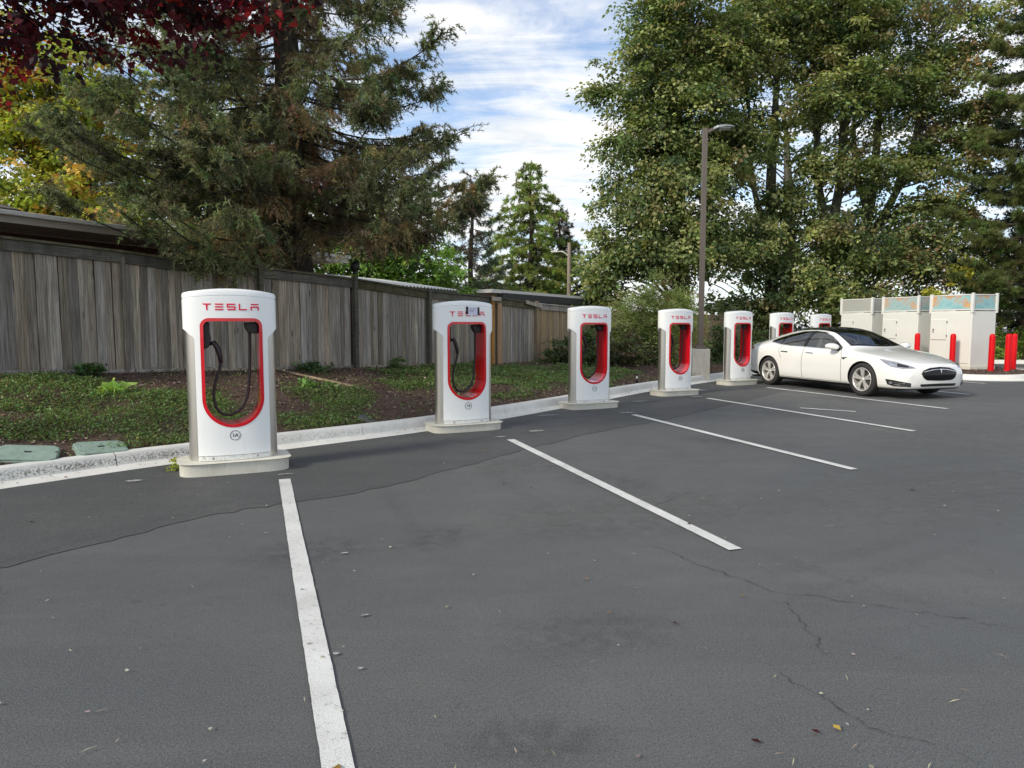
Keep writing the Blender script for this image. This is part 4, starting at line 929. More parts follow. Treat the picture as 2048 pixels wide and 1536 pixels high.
        F_ = [(i * n + j, i * n + j + 1, (i + 1) * n + j + 1, (i + 1) * n + j) for i in range(mm - 1) for j in range(n - 1)]
        return link(name, B().add([tuple(g) for g in G], F_).mesh(name), mat, parent, smooth=True)
    # outlines
    top = [(.80, .985), (.55, 1.13), (.30, 1.245), (.05, 1.315), (-.30, 1.345), (-.70, 1.328), (-1.05, 1.262), (-1.35, 1.178), (-1.55, 1.10)]
    bot = [(.80, .955), (.40, .965), (0, .975), (-.40, .988), (-.80, 1.004), (-1.20, 1.030), (-1.55, 1.078)]
    ft_, fb_ = pchip(*zip(*top[::-1])), pchip(*zip(*bot[::-1]))
    def span(x0, x1, n=14): xs = np.linspace(x0, x1, n); return [(x, float(ft_(x))) for x in xs], [(x, float(fb_(x))) for x in xs]
    wf = lambda y: 1.13 - .24 * (abs(y) / .70) ** 2          # windscreen base (plan)
    wt = lambda y: .36 - .10 * (abs(y) / .60) ** 2
    ws_b = [(wf(y), y) for y in np.linspace(-.70, .70, 21)]; ws_t = [(wt(y), y) for y in np.linspace(-.545, .545, 21)]
    cuts = []
    poly = [(x, z) for x, z in top] + [(x, z) for x, z in bot[::-1]]
    for s in (-1, 1):
        y0, y1 = (.45, 1.3) if s > 0 else (-1.3, -.45); cuts.append(B().prism(poly, y0, y1).mesh('c'))
    cuts.append(B().prism(ws_b + ws_t[::-1], 0.93, 2.0, 'z').mesh('c'))
    rg = [(-1.15, .50), (-1.90, .56), (-1.90, -.56), (-1.15, -.50)]; cuts.append(B().prism(rg, 1.05, 2.0, 'z').mesh('c'))
    # cabin hollow
    cab = B(); R = []
    for x, zt, yt, yb in ((1.0, .93, .60, .70), (.70, 1.06, .60, .76), (.25, 1.27, .54, .78), (-.3, 1.365, .50, .78), (-.9, 1.335, .49, .78), (-1.4, 1.24, .48, .74), (-1.85, 1.08, .46, .64)):
        R.append([(x, -yb, .42), (x, yb, .42), (x, yb, .94), (x, yt, zt), (x, -yt, zt), (x, -yb, .94)])
    cabm = cab.rings(R).mesh('cabin'); cabm.materials.append(M['cabin_dark'])
    arches = []
    for x in (1.48, -1.48):
        for s in (-1, 1):
            a = B().lathe([(.388, 0), (.388, .42)], 56, 'y', (x, .62 if s > 0 else -1.04, .352)).mesh('arch'); a.materials.append(M['car_trim']); arches.append(a)
    body.materials.clear(); body.materials.append(M['car_paint'])
    for c_ in cuts: c_.materials.append(M['car_trim'])
    res = boolean(body, [('DIFFERENCE', a) for a in arches] + [('DIFFERENCE', cabm)] + [('DIFFERENCE', c_) for c_ in cuts])
    bo = link('body', res, None, root); shade_auto(bo, 30)
    # glazing
    for s in (-1, 1):
        for (x0, x1, nm, mt) in ((.78, -.30, 'front_window', 'window_glass'), (-.39, -1.14, 'rear_window', 'window_glass'), (-1.17, -1.54, 'quarter_window', 'window_glass')):
            a, b_ = span(x0, x1); patch(nm, mt, a, b_, 'y', -.004, side=s)
        a, b_ = span(-.30, -.39, 4); patch('door_pillar', 'car_black', a, b_, 'y', .001, side=s, n=4)
        up_ = [(x, z + .0) for x, z in top]; patch('window_trim', 'chrome', [(x, z + .012) for x, z in up_], [(x, z - .003) for x, z in up_], 'y', .003, side=s, n=40, mm=2)
        patch('window_trim', 'chrome', [(x, z + .003) for x, z in bot], [(x, z - .012) for x, z in bot], 'y', .003, side=s, n=40, mm=2)
    patch('windscreen', 'window_glass', ws_b, ws_t, 'z', -.003, n=25, mm=14)
    patch('windscreen_border', 'car_black', [(wf(y) + .012, y * 1.01) for y in np.linspace(-.70, .70, 21)], [(wf(y) - .055, y * .985) for y in np.linspace(-.70, .70, 21)], 'z', .0015, n=25, mm=4)
    patch('windscreen_border', 'car_black', [(wt(y) - .012, y) for y in np.linspace(-.545, .545, 21)], [(wt(y) + .05, y) for y in np.linspace(-.56, .56, 21)], 'z', .0015, n=25, mm=3)
    for s in (-1, 1):
        patch('windscreen_border', 'car_black', [(wt(.545) - .0, s * .545), (wf(.70), s * .70)], [(wt(.545), s * .515), (wf(.70) - .02, s * .665)], 'z', .0018, n=16, mm=3)
    patch('roof_panel', 'car_black', [(wt(y) - .012, y) for y in np.linspace(-.545, .545, 15)], [(-1.12, y) for y in np.linspace(-.49, .49, 15)], 'z', .003, n=22, mm=14)
    patch('rear_screen', 'dark_glass', [(-1.15, y) for y in np.linspace(-.5, .5, 9)], [(-1.90, y) for y in np.linspace(-.56, .56, 9)], 'z', -.003, n=18, mm=10)
    # front
    gr = patch('grille', 'car_black', [(-.455, .53), (-.41, .59), (-.25, .638), (0, .655), (.25, .638), (.41, .59), (.455, .53)], [(-.455, .515), (-.41, .435), (-.33, .392), (0, .38), (.33, .392), (.41, .435), (.455, .515)], 'x', .006, side=1, n=30, mm=10)
    patch('chrome_line', 'chrome', [(-.40, .565), (-.2, .603), (0, .615), (.2, .603), (.40, .565)], [(-.40, .555), (-.2, .593), (0, .605), (.2, .593), (.40, .555)], 'x', .010, gr, 24, 2, 1)
    em = patch('emblem', 'chrome', [(-.052, .607), (0, .612), (.052, .607)], [(-.014, .592), (0, .585), (.014, .592)], 'x', .014, gr, 9, 3, 1); patch('emblem', 'chrome', [(-.013, .594), (.013, .594)], [(-.004, .53), (.004, .53)], 'x', .014, gr, 5, 4, 1)
    patch('lower_intake', 'car_trim', [(-.47, .315), (0, .325), (.47, .315)], [(-.44, .265), (0, .27), (.44, .265)], 'x', .005, side=1, n=24, mm=4)
    patch('front_splitter', 'car_trim', [(-.78, .215), (-.4, .222), (0, .225), (.4, .222), (.78, .215)], [(-.74, .19), (0, .195), (.74, .19)], 'x', .006, side=1, n=24, mm=3)
    for s in (-1, 1):
        hl = patch('headlight', 'lamp_glass', [(-.68, .800), (-.80, .785), (-.98, .748), (-1.16, .698), (-1.32, .640)], [(-.68, .795), (-.78, .715), (-.90, .648), (-1.10, .618), (-1.32, .628)], 'd', .006, side=s, n=26, mm=9)
        patch('lamp_unit', 'chrome', [(-.86, .742), (-.97, .722)], [(-.87, .672), (-.97, .655)], 'd', .010, hl, 6, 4, s)
        patch('lamp_unit', 'chrome', [(-.72, .788), (-.98, .742), (-1.26, .655)], [(-.72, .776), (-.98, .730), (-1.26, .646)], 'd', .010, hl, 14, 2, s)
        patch('lamp_unit', 'car_trim', [(-1.0, .715), (-1.2, .668)], [(-1.0, .655), (-1.2, .640)], 'd', .010, hl, 8, 3, s)
        fo = patch('fog_light_scoop', 'car_trim', [(-.80, .405), (-.95, .390), (-1.25, .335)], [(-.84, .300), (-.95, .268), (-1.25, .262)], 'd', .007, side=s, n=16, mm=6)
        for z in (.335, .300): patch('chrome_blade', 'chrome', [(-.95, z + .012), (-1.25, z - .012)], [(-.95, z + .002), (-1.25, z - .022)], 'd', .015, fo, 12, 2, s)
        patch('fog_lamp', 'lamp_glass', [(-.87, .362), (-.93, .356)], [(-.87, .318), (-.93, .312)], 'd', .014, fo, 5, 4, s)
        # flank details
        sd = s
        def seam(pts, w_=.010): 
            p = np.array(pts); patch('door_seam', 'car_trim', [(a - w_ / 2, b_) for a, b_ in p], [(a + w_ / 2, b_) for a, b_ in p], 'y', .0015, side=sd, n=26, mm=2)
        seam([(.79, .97), (.885, .80), (.90, .55), (.885, .28)]); seam([(-.33, 1.0), (-.335, .80), (-.33, .5), (-.325, .27)]); seam([(-1.02, 1.02), (-1.15, .90), (-1.10, .74), (-1.06, .6), (-1.04, .3)][:2] + [(-1.14, .86), (-1.03, .70)])
        for x in (-.12, -.95): patch('door_handle', 'chrome', [(x - .115, .872), (x + .115, .862)], [(x - .115, .845), (x + .115, .836)], 'y', .010, side=s, n=10, mm=3)
        mk = patch('side_repeater', 'car_trim', [(1.06, .80), (.90, .785)], [(1.0, .775), (.955, .745)], 'y', .006, side=s, n=8, mm=4)
        patch('chrome_bar', 'chrome', [(1.07, .806), (.89, .79)], [(1.06, .796), (.90, .78)], 'y', .009, mk, 8, 2, s)
        patch('sill_trim', 'car_trim', [(1.10, .235), (0, .235), (-1.10, .235)], [(1.10, .195), (0, .195), (-1.10, .195)], 'y', .004, side=s, n=26, mm=3)
        patch('sill_line', 'chrome', [(1.06, .262), (-1.06, .262)], [(1.06, .252), (-1.06, .252)], 'y', .004, side=s, n=26, mm=2)
        patch('tail_light', 'tail_red', [(-2.12, .925), (-2.25, .945), (-2.40, .945)], [(-2.12, .92), (-2.28, .85), (-2.41, .84)], 'y', .006, side=s, n=10, mm=5)
        patch('rear_lower_trim', 'car_trim', [(-1.90, .31), (-2.3, .33)], [(-1.90, .22), (-2.3, .27)], 'y', .005, side=s, n=8, mm=3)
        # mirror
        R = []
        for x, r_, yy, zz_ in ((.80, .02, .98, 1.0), (.79, .07, 1.01, 1.015), (.74, .088, 1.05, 1.025), (.64, .085, 1.055, 1.03), (.60, .07, 1.05, 1.03), (.59, .03, 1.05, 1.03)):
            R.append([(x, s * (yy + r_ * 1.35 * math.cos(t)), zz_ + r_ * .78 * math.sin(t)) for t in np.linspace(0, 2 * math.pi, 16, endpoint=False)])
        mi = B().rings(R).obj('mirror', 'car_paint', root, smooth=True)
        B().tube([(.74, s * .86, .955), (.72, s * .96, .962), (.70, s * 1.04, .968)], [.035, .028, .022], 8).obj('mirror_arm', 'car_trim', mi, smooth=True)
        B().lathe([(.05, 0), (.05, .004)], 16, 'y', (0, 0, 0)).obj('mirror_glass', 'chrome', mi).location = (.588, s * 1.05, 1.03); mi.children[-1].rotation_euler = (0, 0, math.pi / 2)
    # wheels
    def wheel(x, s):
        w_ = empty('wheel', (x, s * .845, .352), 0 if s < 0 else math.pi, root)      # outer face towards local -y
        ty = B().lathe([(.245, .11), (.30, .122), (.335, .11), (.349, .085), (.352, .05), (.352, -.05), (.349, -.085), (.335, -.112), (.305, -.122), (.255, -.113), (.242, -.10)], 56, 'y'); ty = link('tyre', raw('tyre', ty.v, ty.f[:-2]), 'tyre', w_, smooth=True)
        rm = B().lathe([(.243, -.10), (.252, -.108), (.246, -.116), (.232, -.112), (.225, -.09), (.215, -.02), (.215, .09)], 56, 'y')
        rm = link('rim', raw('rim', rm.v, rm.f[:-2]), 'rim', w_, smooth=True)
        for k_ in range(5):
            for dl in (-.135, .135):
                a0 = 2 * math.pi * k_ / 5 + math.pi / 2; R = []
                for r_, da, hw, y in ((.035, dl * .55, .020, -.085), (.10, dl * .85, .020, -.100), (.17, dl * 1.1, .020, -.104), (.234, dl * 1.35, .025, -.102)):
                    a = a0 + da; c_, s__ = math.cos(a), math.sin(a); tx, tz = -s__, c_
                    R.append([(r_ * c_ + tx * hw, y, r_ * s__ + tz * hw), (r_ * c_ - tx * hw, y, r_ * s__ - tz * hw), (r_ * c_ - tx * hw * 1.1, y + .035, r_ * s__ - tz * hw * 1.1), (r_ * c_ + tx * hw * 1.1, y + .035, r_ * s__ + tz * hw * 1.1)])
                B().rings(R).obj('spoke', 'rim', w_, bevel=.003)
        B().lathe([(.0, -.088), (.032, -.092), (.036, -.088), (.05, -.075), (.055, -.04)], 24, 'y').obj('hub', 'rim', w_, smooth=True)
        B().lathe([(.165, -.045), (.165, -.025)], 40, 'y').obj('brake_disc', 'brake', w_)
        B().lathe([(.215, .06), (.215, .08)], 30, 'y').obj('wheel_back', 'car_trim', w_)
        return w_
    for x in (1.48, -1.48):
        for s in (-1, 1): wheel(x, s)
    # interior
    for y in (-.37, .37):
        B().rings([[(x0, y - .25 * k_, z), (x0, y + .25 * k_, z), (x0 - .13, y + .23 * k_, z), (x0 - .13, y - .23 * k_, z)] for x0, z, k_ in ((.02, .45, 1), (-.10, .75, 1), (-.19, 1.0, .88), (-.21, 1.08, .5), (-.22, 1.20, .42))]).obj('seat', 'seat_leather', root, bevel=.03)
        B().box((-.05, y - .25, .44), (.45, y + .25, .58)).obj('seat', 'seat_leather', root, bevel=.04)
    B().rings([[(x0, -.62, z), (x0, .62, z), (x0 - .12, .60, z), (x0 - .12, -.60, z)] for x0, z in ((-.95, .48), (-1.12, .98), (-1.14, 1.05))]).obj('rear_seat', 'seat_leather', root, bevel=.03)
    B().prism([(.98, .60), (.98, .915), (.80, .935), (.66, .90), (.60, .78), (.66, .60)], -.68, .68).obj('dashboard', 'cabin_dark', root, bevel=.02)
    ring_ = [(.50 + .06 * math.sin(t) * .5, .37 + .185 * math.cos(t), .90 + .18 * math.sin(t)) for t in np.linspace(0, 2 * math.pi, 29)]
    B().tube(ring_, .016, 8, False).obj('steering_wheel', 'cabin_dark', root, smooth=True)
    B().box((.42, -.09, 1.235), (.455, .09, 1.285)).obj('rear_view_mirror', 'car_trim', root, bevel=.01)
    q = B().prism([(-.04, 0), (.04, 0), (.03, .06), (.012, .085), (0, .115), (-.012, .085), (-.03, .06)], -.002, .002, 'x').obj('hanging_ornament', 'wood_orange', root); q.location = (.46, -.02, 1.07)
    B().box((-2.35, -.80, .17), (2.2, .80, .20)).obj('underbody', 'car_trim', root)
    for x in (1.48, -1.48):
        for s in (-1, 1): pass
    return root
car = make_car()
tag(car, 'white four door saloon with black glass roof parked in front of a charging post', 'car')
# the photographed car: right rear wheel at (6.5, 17.9), right front wheel at (7.5, 14.9)
hdg = math.atan2(14.87 - 17.9, 7.49 - 6.5)
car.rotation_euler = (0, 0, hdg)
fwd = Vector((math.cos(hdg), math.sin(hdg), 0)); lft = Vector((-math.sin(hdg), math.cos(hdg), 0))
car.scale = (1.015, 1.0, 1.0)
mid_ = Vector(((6.5 + 7.49) / 2, (17.9 + 14.87) / 2, 0))
car.location = mid_ + lft * (.86) + Vector((0, 0, 0.006))
# ---------------------------------------------------------------- vegetation
def unit(a): return a / (np.linalg.norm(a, axis=-1, keepdims=True) + 1e-9)
def rhomb(C, D, N, L, W, fold=0.12):
    """one folded leaf blade per row: base, right, tip, left"""
    D = unit(D); S = unit(np.cross(D, N)); N = np.cross(S, D); L = L[:, None]; W = W[:, None]
    return np.stack([C, C + D * L * .45 + S * W * .5 + N * L * fold, C + D * L, C + D * L * .45 - S * W * .5 + N * L * fold], 1).reshape(-1, 3)
def jitter(c, r, n, h=.10, v=.25):
    c = np.asarray(c, float); c = np.broadcast_to(c, (n, 3)) * (1 + r.normal(0, v, (n, 1))); return np.clip(c * (1 + r.normal(0, h, (n, 3))), .002, .9)
def blades(P0, D, length, K, size, wid, tint, r, droop=.0, spread=.9):
    """K needles along each shoot"""
    n = len(P0); u = r.uniform(0, 1, (n, K)); D = unit(D)
    C = P0[:, None] + D[:, None] * (length[:, None] * u)[..., None]; C[..., 2] -= droop * (u ** 2) * length[:, None]
    rd = r.normal(0, 1, (n, K, 3)); d = unit(D[:, None] * .75 + unit(rd) * spread)
    C = C.reshape(-1, 3); d = d.reshape(-1, 3); L = size * r.uniform(.6, 1.25, len(C)); sd = unit(np.cross(d, r.normal(0, 1, d.shape)))
    V = np.stack([C - sd * wid / 2, C + sd * wid / 2, C + d * L[:, None]], 1).reshape(-1, 3)
    tt = np.repeat(tint, K, 0) * (1 + r.normal(0, .22, (len(C), 1))); return V, np.clip(tt, .002, .9)
def conifer(name, label, cat, base, H, tr, z0, length, seed, nb, tint_tip, tint_in, K=16, shoots=20, size=.09, wid=.012, droop=.25, up=.3, hang=.5, shoot_len=.5, extra=(), lean=(0, 0), bare=0.0, group=None, brown=.35, zmax=None, tw=True, limb_k=.12, clump=False, lj=(.72, 1.12)):
    r = np.random.default_rng(seed); root = empty(name, base); tag(root, label, cat, group)
    # trunk
    tz = np.linspace(0, H, 12); tp = [(lean[0] * (z / H) + .05 * math.sin(z * 1.3), lean[1] * (z / H), z) for z in tz]
    rad = [tr * (1.25 if q == 0 else 1) * (1 - z / H) ** .8 + .02 for q, z in enumerate(tz)]
    B().tube(tp, rad, 12).obj('trunk', 'bark', root, smooth=True)
    ctr = lambda z: np.array([lean[0] * z / H, lean[1] * z / H, z])
    P0s, Ds, Ls, Ts = [], [], [], []; br = B()
    specs = []
    for i in range(nb):
        f = (i + r.uniform(0, 1)) / nb; z = z0 + (H - z0) * f ** 1.15
        if zmax and z > zmax and r.random() < .5: continue
        specs.append((z, i * 2.39996 + r.normal(0, .35), length(z) * r.uniform(*lj)))
    specs += list(extra)
    for z, az, L in specs:
        if L < .15: continue
        d = np.array([math.cos(az), math.sin(az), 0.0]); n = 9; u = np.linspace(0, 1, n)
        zz = -droop * L * np.sin(u * math.pi * .75) + up * L * u ** 3
        pts = ctr(z) + d * (u * L)[:, None]; pts[:, 2] += zz; sw = np.array([-d[1], d[0], 0]) * r.normal(0, .10) * L; pts += sw * (u ** 2)[:, None]
        rb = max(.010, tr * limb_k * (L / max(length(z0), .1)) ** .8); br.tube([tuple(p) for p in pts], [rb * (1 - .85 * q) + .004 for q in u], 5)
        m_ = max(5, int(shoots * L / max(length(z0), .1)))
        nd = np.sort(r.uniform(bare, 1.0, max(4, int(L * 2.1))) ** .8); us = np.clip(nd[r.integers(0, len(nd), m_)] + r.normal(0, .035, m_), .04, 1) if clump else np.clip(r.uniform(bare, 1.0, m_) ** .8, .05, 1); k0 = us * (n - 1); ii = np.clip(k0.astype(int), 0, n - 2); fr = (k0 - ii)[:, None]
        p = pts[ii] * (1 - fr) + pts[ii + 1] * fr; tang = unit(pts[ii + 1] - pts[ii])
        side = np.stack([-tang[:, 1], tang[:, 0], 0 * tang[:, 0]], 1) * r.choice([-1, 1], m_)[:, None]
        dd = unit(tang * r.uniform(.2, .9, (m_, 1)) + side * r.uniform(.3, 1.0, (m_, 1)) + np.array([0, 0, -1.0]) * (hang * r.uniform(.2, 1.4, (m_, 1)) * (1 - us[:, None] * .8)) + np.array([0, 0, .5]) * (us[:, None] > .8))
        ln = shoot_len * r.uniform(.5, 1.2, m_) * (1 - .35 * us)
        bt = r.normal(0, .22) if clump else 0.0; live = us + r.normal(0, .16 if clump else .25, m_) > brown + bt; bv = 1 + (r.normal(0, .22) if clump else 0)
        tint = np.where(live[:, None], jitter(tint_tip, r, m_), jitter(tint_in, r, m_)) * max(.5, bv)
        P0s.append(p); Ds.append(dd); Ls.append(ln); Ts.append(tint)
        # second order twigs
        if tw:
            q = r.uniform(.2, .95, (m_, 2)); 
            for c_ in range(2):
                p2 = p + dd * (ln * q[:, c_])[:, None]; s2 = unit(np.cross(dd, r.normal(0, 1, dd.shape))); d2 = unit(dd * .7 + s2 * .8 + np.array([0, 0, -hang * .5]))
                P0s.append(p2); Ds.append(d2); Ls.append(ln * r.uniform(.35, .65, m_)); Ts.append(tint)
        P0s.append(pts[-3:]); Ds.append(np.tile(unit(pts[-1] - pts[-3]), (3, 1))); Ls.append(np.full(3, shoot_len * .7)); Ts.append(jitter(tint_tip, r, 3))
    tag(br.obj('limbs', 'bark', root), kind='stuff')
    P0, D, L, T = map(np.concatenate, (P0s, Ds, Ls, Ts))
    V, tt = blades(P0, D, L, K, size, wid, T, r, droop=.25)
    link('crown', quads('crown', V, 3, tt, 'needle'), None, root)
    return root
GAIN = 1.85
def broadleaf(name, label, cat, base, lobes, trunks, seed, n_leaf, pal, leaf=(.20, .17), cl_r=.55, per=46, shell=.55, group=None, mat='leaf', bark='bark_maple', droop=.45, twigs=1.0, min_z=None, limb_r=.05, flat=.55):
    r = np.random.default_rng(seed); root = empty(name, base); tag(root, label, cat, group); b0 = np.array(base)
    wts = np.array([l[3] * l[4] * l[5] * (l[6] if len(l) > 6 else 1) for l in lobes]) ** .75; wts /= wts.sum(); nc = max(4, n_leaf // per)
    ch = r.choice(len(lobes), nc, p=wts); Lb = np.array([l[:6] for l in lobes])[ch]
    d = unit(r.normal(0, 1, (nc, 3))); rad = np.where(r.random(nc) < shell, r.uniform(.78, 1.03, nc), r.uniform(.15, .85, nc) ** .7)
    # uneven outline: push the surface in and out with a low frequency wobble
    wob = 1 + .16 * np.sin(5 * d[:, 0] + 3 * d[:, 2] + Lb[:, 0]) + .12 * np.sin(7 * d[:, 1] - 6 * d[:, 2] + Lb[:, 2])
    C = Lb[:, :3] + d * Lb[:, 3:6] * (rad * wob)[:, None] - b0
    if min_z is not None: C = C[C[:, 2] > min_z]
    nc = len(C)
    pw = np.array([q[0] for q in pal], float); pw /= pw.sum(); pc = np.array([q[1] for q in pal]); ct = pc[r.choice(len(pal), nc, p=pw)]
    ct = ct * (np.array([1.0, 1.0, 1.12]) * GAIN if mat == 'leaf' else 1.25) * (1 + r.normal(0, .22, (nc, 1)))
    kk = r.poisson(per, nc); ids = np.repeat(np.arange(nc), kk); n = len(ids)
    cr_ = cl_r * r.uniform(.55, 1.3, nc); off = r.normal(0, .5, (n, 3)) * np.array([1, 1, max(flat, .8)]) * cr_[ids][:, None]
    ctr_ = np.array([np.average([l[0] for l in lobes]), np.average([l[1] for l in lobes]), np.average([l[2] for l in lobes]) - 1.0]) - b0
    cn = unit(np.array([0, 0, 1.0]) + unit(C - ctr_) * .6 + r.normal(0, .42, (nc, 3))); cn_ = cn[ids]
    off = off - (off * cn_).sum(1, keepdims=True) * cn_ * .50; off[:, 2] -= .16 * (off[:, 0] ** 2 + off[:, 1] ** 2) / np.maximum(cr_[ids], .05)
    P = C[ids] + off
    od = unit(off + r.normal(0, .25, (n, 3))); D = unit(od * np.array([1, 1, .4]) + np.array([0, 0, -droop]) + r.normal(0, .30, (n, 3))); N = unit(cn_ + r.normal(0, .38, (n, 3)) + od * .25)
    ls_ = r.uniform(.75, 1.35, nc)[ids]; L = leaf[0] * ls_ * r.uniform(.5, 1.3, n); W = leaf[1] * ls_ * r.uniform(.5, 1.25, n)
    tint = np.clip(ct[ids] * (1 + r.normal(0, .16, (n, 1))) * (1 + r.normal(0, .07, (n, 3))), .003, .85)
    link('crown', quads('crown', rhomb(P, D, N, L, W), 4, tint, mat), None, root)
    # trunk(s): list of (points, radii)
    tb = []
    for pts, rr in trunks:
        sp_ = smoothpath([tuple(np.array(p) - b0) for p in pts], .5); rr_ = np.interp(np.linspace(0, 1, len(sp_)), np.linspace(0, 1, len(rr)), rr)
        B().tube(sp_, list(rr_), 12).obj('trunk', bark, root, smooth=True); tb += [(p, q) for p, q in zip(sp_, rr_)]
    if tb and twigs > 0:
        tp = np.array([p for p, _ in tb]); lb = B(); sel = r.permutation(nc)[:int(nc * .30 * twigs)]
        for i in sel:
            c_ = C[i]; cand = np.linalg.norm((tp - c_) * np.array([1, 1, .8]), axis=1) + np.maximum(0, tp[:, 2] - c_[2] + .6) * 2.5; j = int(np.argmin(cand + r.uniform(0, 1.5, len(tp)))); a = tp[j]; v = c_ - a; Ld = np.linalg.norm(v)
            if Ld < .2: continue
            mid1 = a + v * .4 + np.array([0, 0, .12 * Ld]) + r.normal(0, .06 * Ld, 3); mid2 = a + v * .75 + np.array([0, 0, .10 * Ld]) + r.normal(0, .05 * Ld, 3); r0 = min(limb_r, tb[j][1] * .6) * min(1, Ld / 3 + .3)
            lb.tube([tuple(a), tuple(mid1), tuple(mid2), tuple(c_)], [r0, r0 * .65, r0 * .4, r0 * .15], 5)
        if lb.v: tag(lb.obj('limbs', bark, root), kind='stuff')
    return root

# --- big spruce hanging over the fence
def slen(z): return float(np.interp(z, [2.2, 3.0, 4.5, 6.0, 8.0, 10.5, 13.0], [3.2, 4.2, 4.3, 3.6, 2.9, 1.8, .2]))
SPB = (-4.32, 14.5, .55)
ex = []
def ext(z, tx, ty, L=None): dx, dy = tx - SPB[0], ty - SPB[1]; ex.append((z, math.atan2(dy, dx), math.hypot(dx, dy)))
ext(2.55, -5.55, 10.35); ext(2.6, -5.15, 10.6); ext(2.75, -5.75, 10.3); ext(2.9, -5.35, 10.7); ext(3.8, -6.4, 10.6); ext(3.8, -6.9, 11.1); ext(4.3, -7.5, 11.8); ext(4.5, -7.8, 12.3); ext(5.0, -7.5, 12.7); ext(4.2, -7.2, 12.1); ext(5.4, -7.1, 13.0); ext(5.9, -6.8, 12.4); ext(4.4, -6.4, 11.2); ext(5.0, -5.6, 11.0); ext(6.2, -6.4, 11.6); ext(6.9, -6.2, 12.3); ext(3.9, -4.6, 11.2); ext(4.2, -3.6, 11.6)
ext(4.9, -0.75, 14.2); ext(4.7, -0.9, 14.0); ext(3.5, -0.55, 14.8); ext(3.2, -0.75, 14.4); ext(3.6, -0.8, 14.2); ext(3.2, -1.5, 13.9); ext(5.5, -1.45, 14.0); ext(5.9, -1.6, 14.4); ext(3.9, -1.4, 13.2)
conifer('spruce_tree', 'large shaggy spruce with drooping brown green branches hanging over the grey fence', 'tree', SPB, 13.5, .36, 3.1, slen, 3, 122, (.165, .185, .098), (.265, .208, .120), K=27, shoots=94, clump=True, size=.080, wid=.019, droop=.15, up=.11, hang=1.1, shoot_len=.62, limb_k=.085, extra=[(z - .0, a, l) for z, a, l in ex], lean=(-.35, 0), brown=.42)
# --- deodar, dark spruce, thin conifer and far trees
conifer('cedar_tree', 'pale green cedar with spreading drooping branches behind the carport', 'tree', (1.0, 38, .2), 9.9, .22, 1.0, lambda z: float(np.interp(z, [1, 2.6, 5, 8, 9.8], [4.6, 4.1, 2.9, 1.3, .15])), 12, 96, (.27, .34, .10), (.15, .17, .065), lj=(.5, 1.1), K=18, shoots=56, size=.17, wid=.038, droop=-.10, up=-.22, hang=.25, shoot_len=.50, brown=.15)
conifer('spruce_tree', 'dark brownish spruce standing beside the utility pole', 'tree', (2.75, 42, .2), 7.9, .2, .6, lambda z: float(np.interp(z, [.6, 3, 7.9], [2.9, 2.3, .1])), 13, 84, (.055, .066, .042), (.10, .075, .055), K=18, shoots=34, size=.17, wid=.035, droop=.1, up=.12, hang=.4, shoot_len=.55, brown=.55)
conifer('conifer_tree', 'thin dark conifer with sparse branches beyond the corrugated shed roof', 'tree', (-1.75, 31, .3), 7.6, .15, 1.2, lambda z: float(np.interp(z, [1.2, 3, 6, 8.4], [1.8, 1.6, 1.0, .1])), 14, 50, (.07, .10, .062), (.12, .096, .066), K=18, shoots=30, size=.13, wid=.022, droop=.14, up=.10, hang=.6, shoot_len=.5, brown=.5)
for i, (x, y, h_, q) in enumerate([(-9, 92, 7.5, 0), (-5.5, 96, 8.0, 1), (-2.5, 90, 6.4, 2)]):
    broadleaf('distant_tree', ['rounded far tree low on the horizon, leftmost of the three beyond the shed', 'far tree low on the horizon, tallest of the three beyond the shed', 'far tree with yellowish leaves low on the horizon beyond the shed'][q], 'tree', (x, y, 0), [(x, y, h_ * .6, 2.4, 2, h_ * .36)], [([(x, y, 0), (x, y, h_ * .7)], [.25, .1])], 50 + i, 2600, [(1, (.045, .075, .03)), (.6, (.10, .105, .03) if q == 2 else (.06, .09, .03))], (.42, .36), .8, 36, group='far trees on the horizon', twigs=.3)
# --- maple with turning leaves, left of the spruce
broadleaf('maple_tree', 'yellow and orange turning maple behind the house roof', 'tree', (-13.2, 20.5, .6), [(-13.4, 20, 5.6, 2.0, 1.6, 2.2), (-12.4, 19.5, 7.8, 1.8, 1.6, 1.8), (-11.3, 20, 5.2, 1.7, 1.5, 1.6), (-14.4, 20, 7.4, 1.7, 1.5, 1.6), (-11.4, 20.5, 7.2, 1.6, 1.4, 1.8), (-10.2, 20.5, 5.4, 1.4, 1.2, 1.4), (-14.6, 20.2, 4.6, 1.5, 1.3, 1.3), (-12.6, 20.4, 4.2, 1.4, 1.2, 1.0)], [([(-13.2, 20.5, .6), (-13.1, 20.4, 3.5), (-12.7, 20.2, 7.5)], [.28, .2, .06])], 21, 30000, [(1.4, (.25, .26, .040)), (1.2, (.19, .235, .040)), (.4, (.36, .22, .05)), (.22, (.33, .12, .04))], (.15, .12), .42, 46, group=None)
broadleaf('garden_tree', 'bright green bushy tree between the house and the shed', 'tree', (-4.0, 23.5, .6), [(-4.6, 23, 3.2, 1.7, 1.3, 1.5), (-3.2, 23, 3.4, 1.5, 1.3, 1.4), (-5.6, 23.5, 4.2, 1.5, 1.2, 1.4), (-2.4, 23.2, 2.9, 1.1, 1.0, .9), (-4.0, 23.5, 4.8, 1.4, 1.2, 1.1)], [([(-4.0, 23.5, .6), (-4.0, 23.4, 4)], [.2, .08])], 22, 17000, [(1.2, (.10, .175, .030)), (.8, (.16, .22, .04)), (.5, (.05, .10, .025))], (.14, .10), .40, 40)
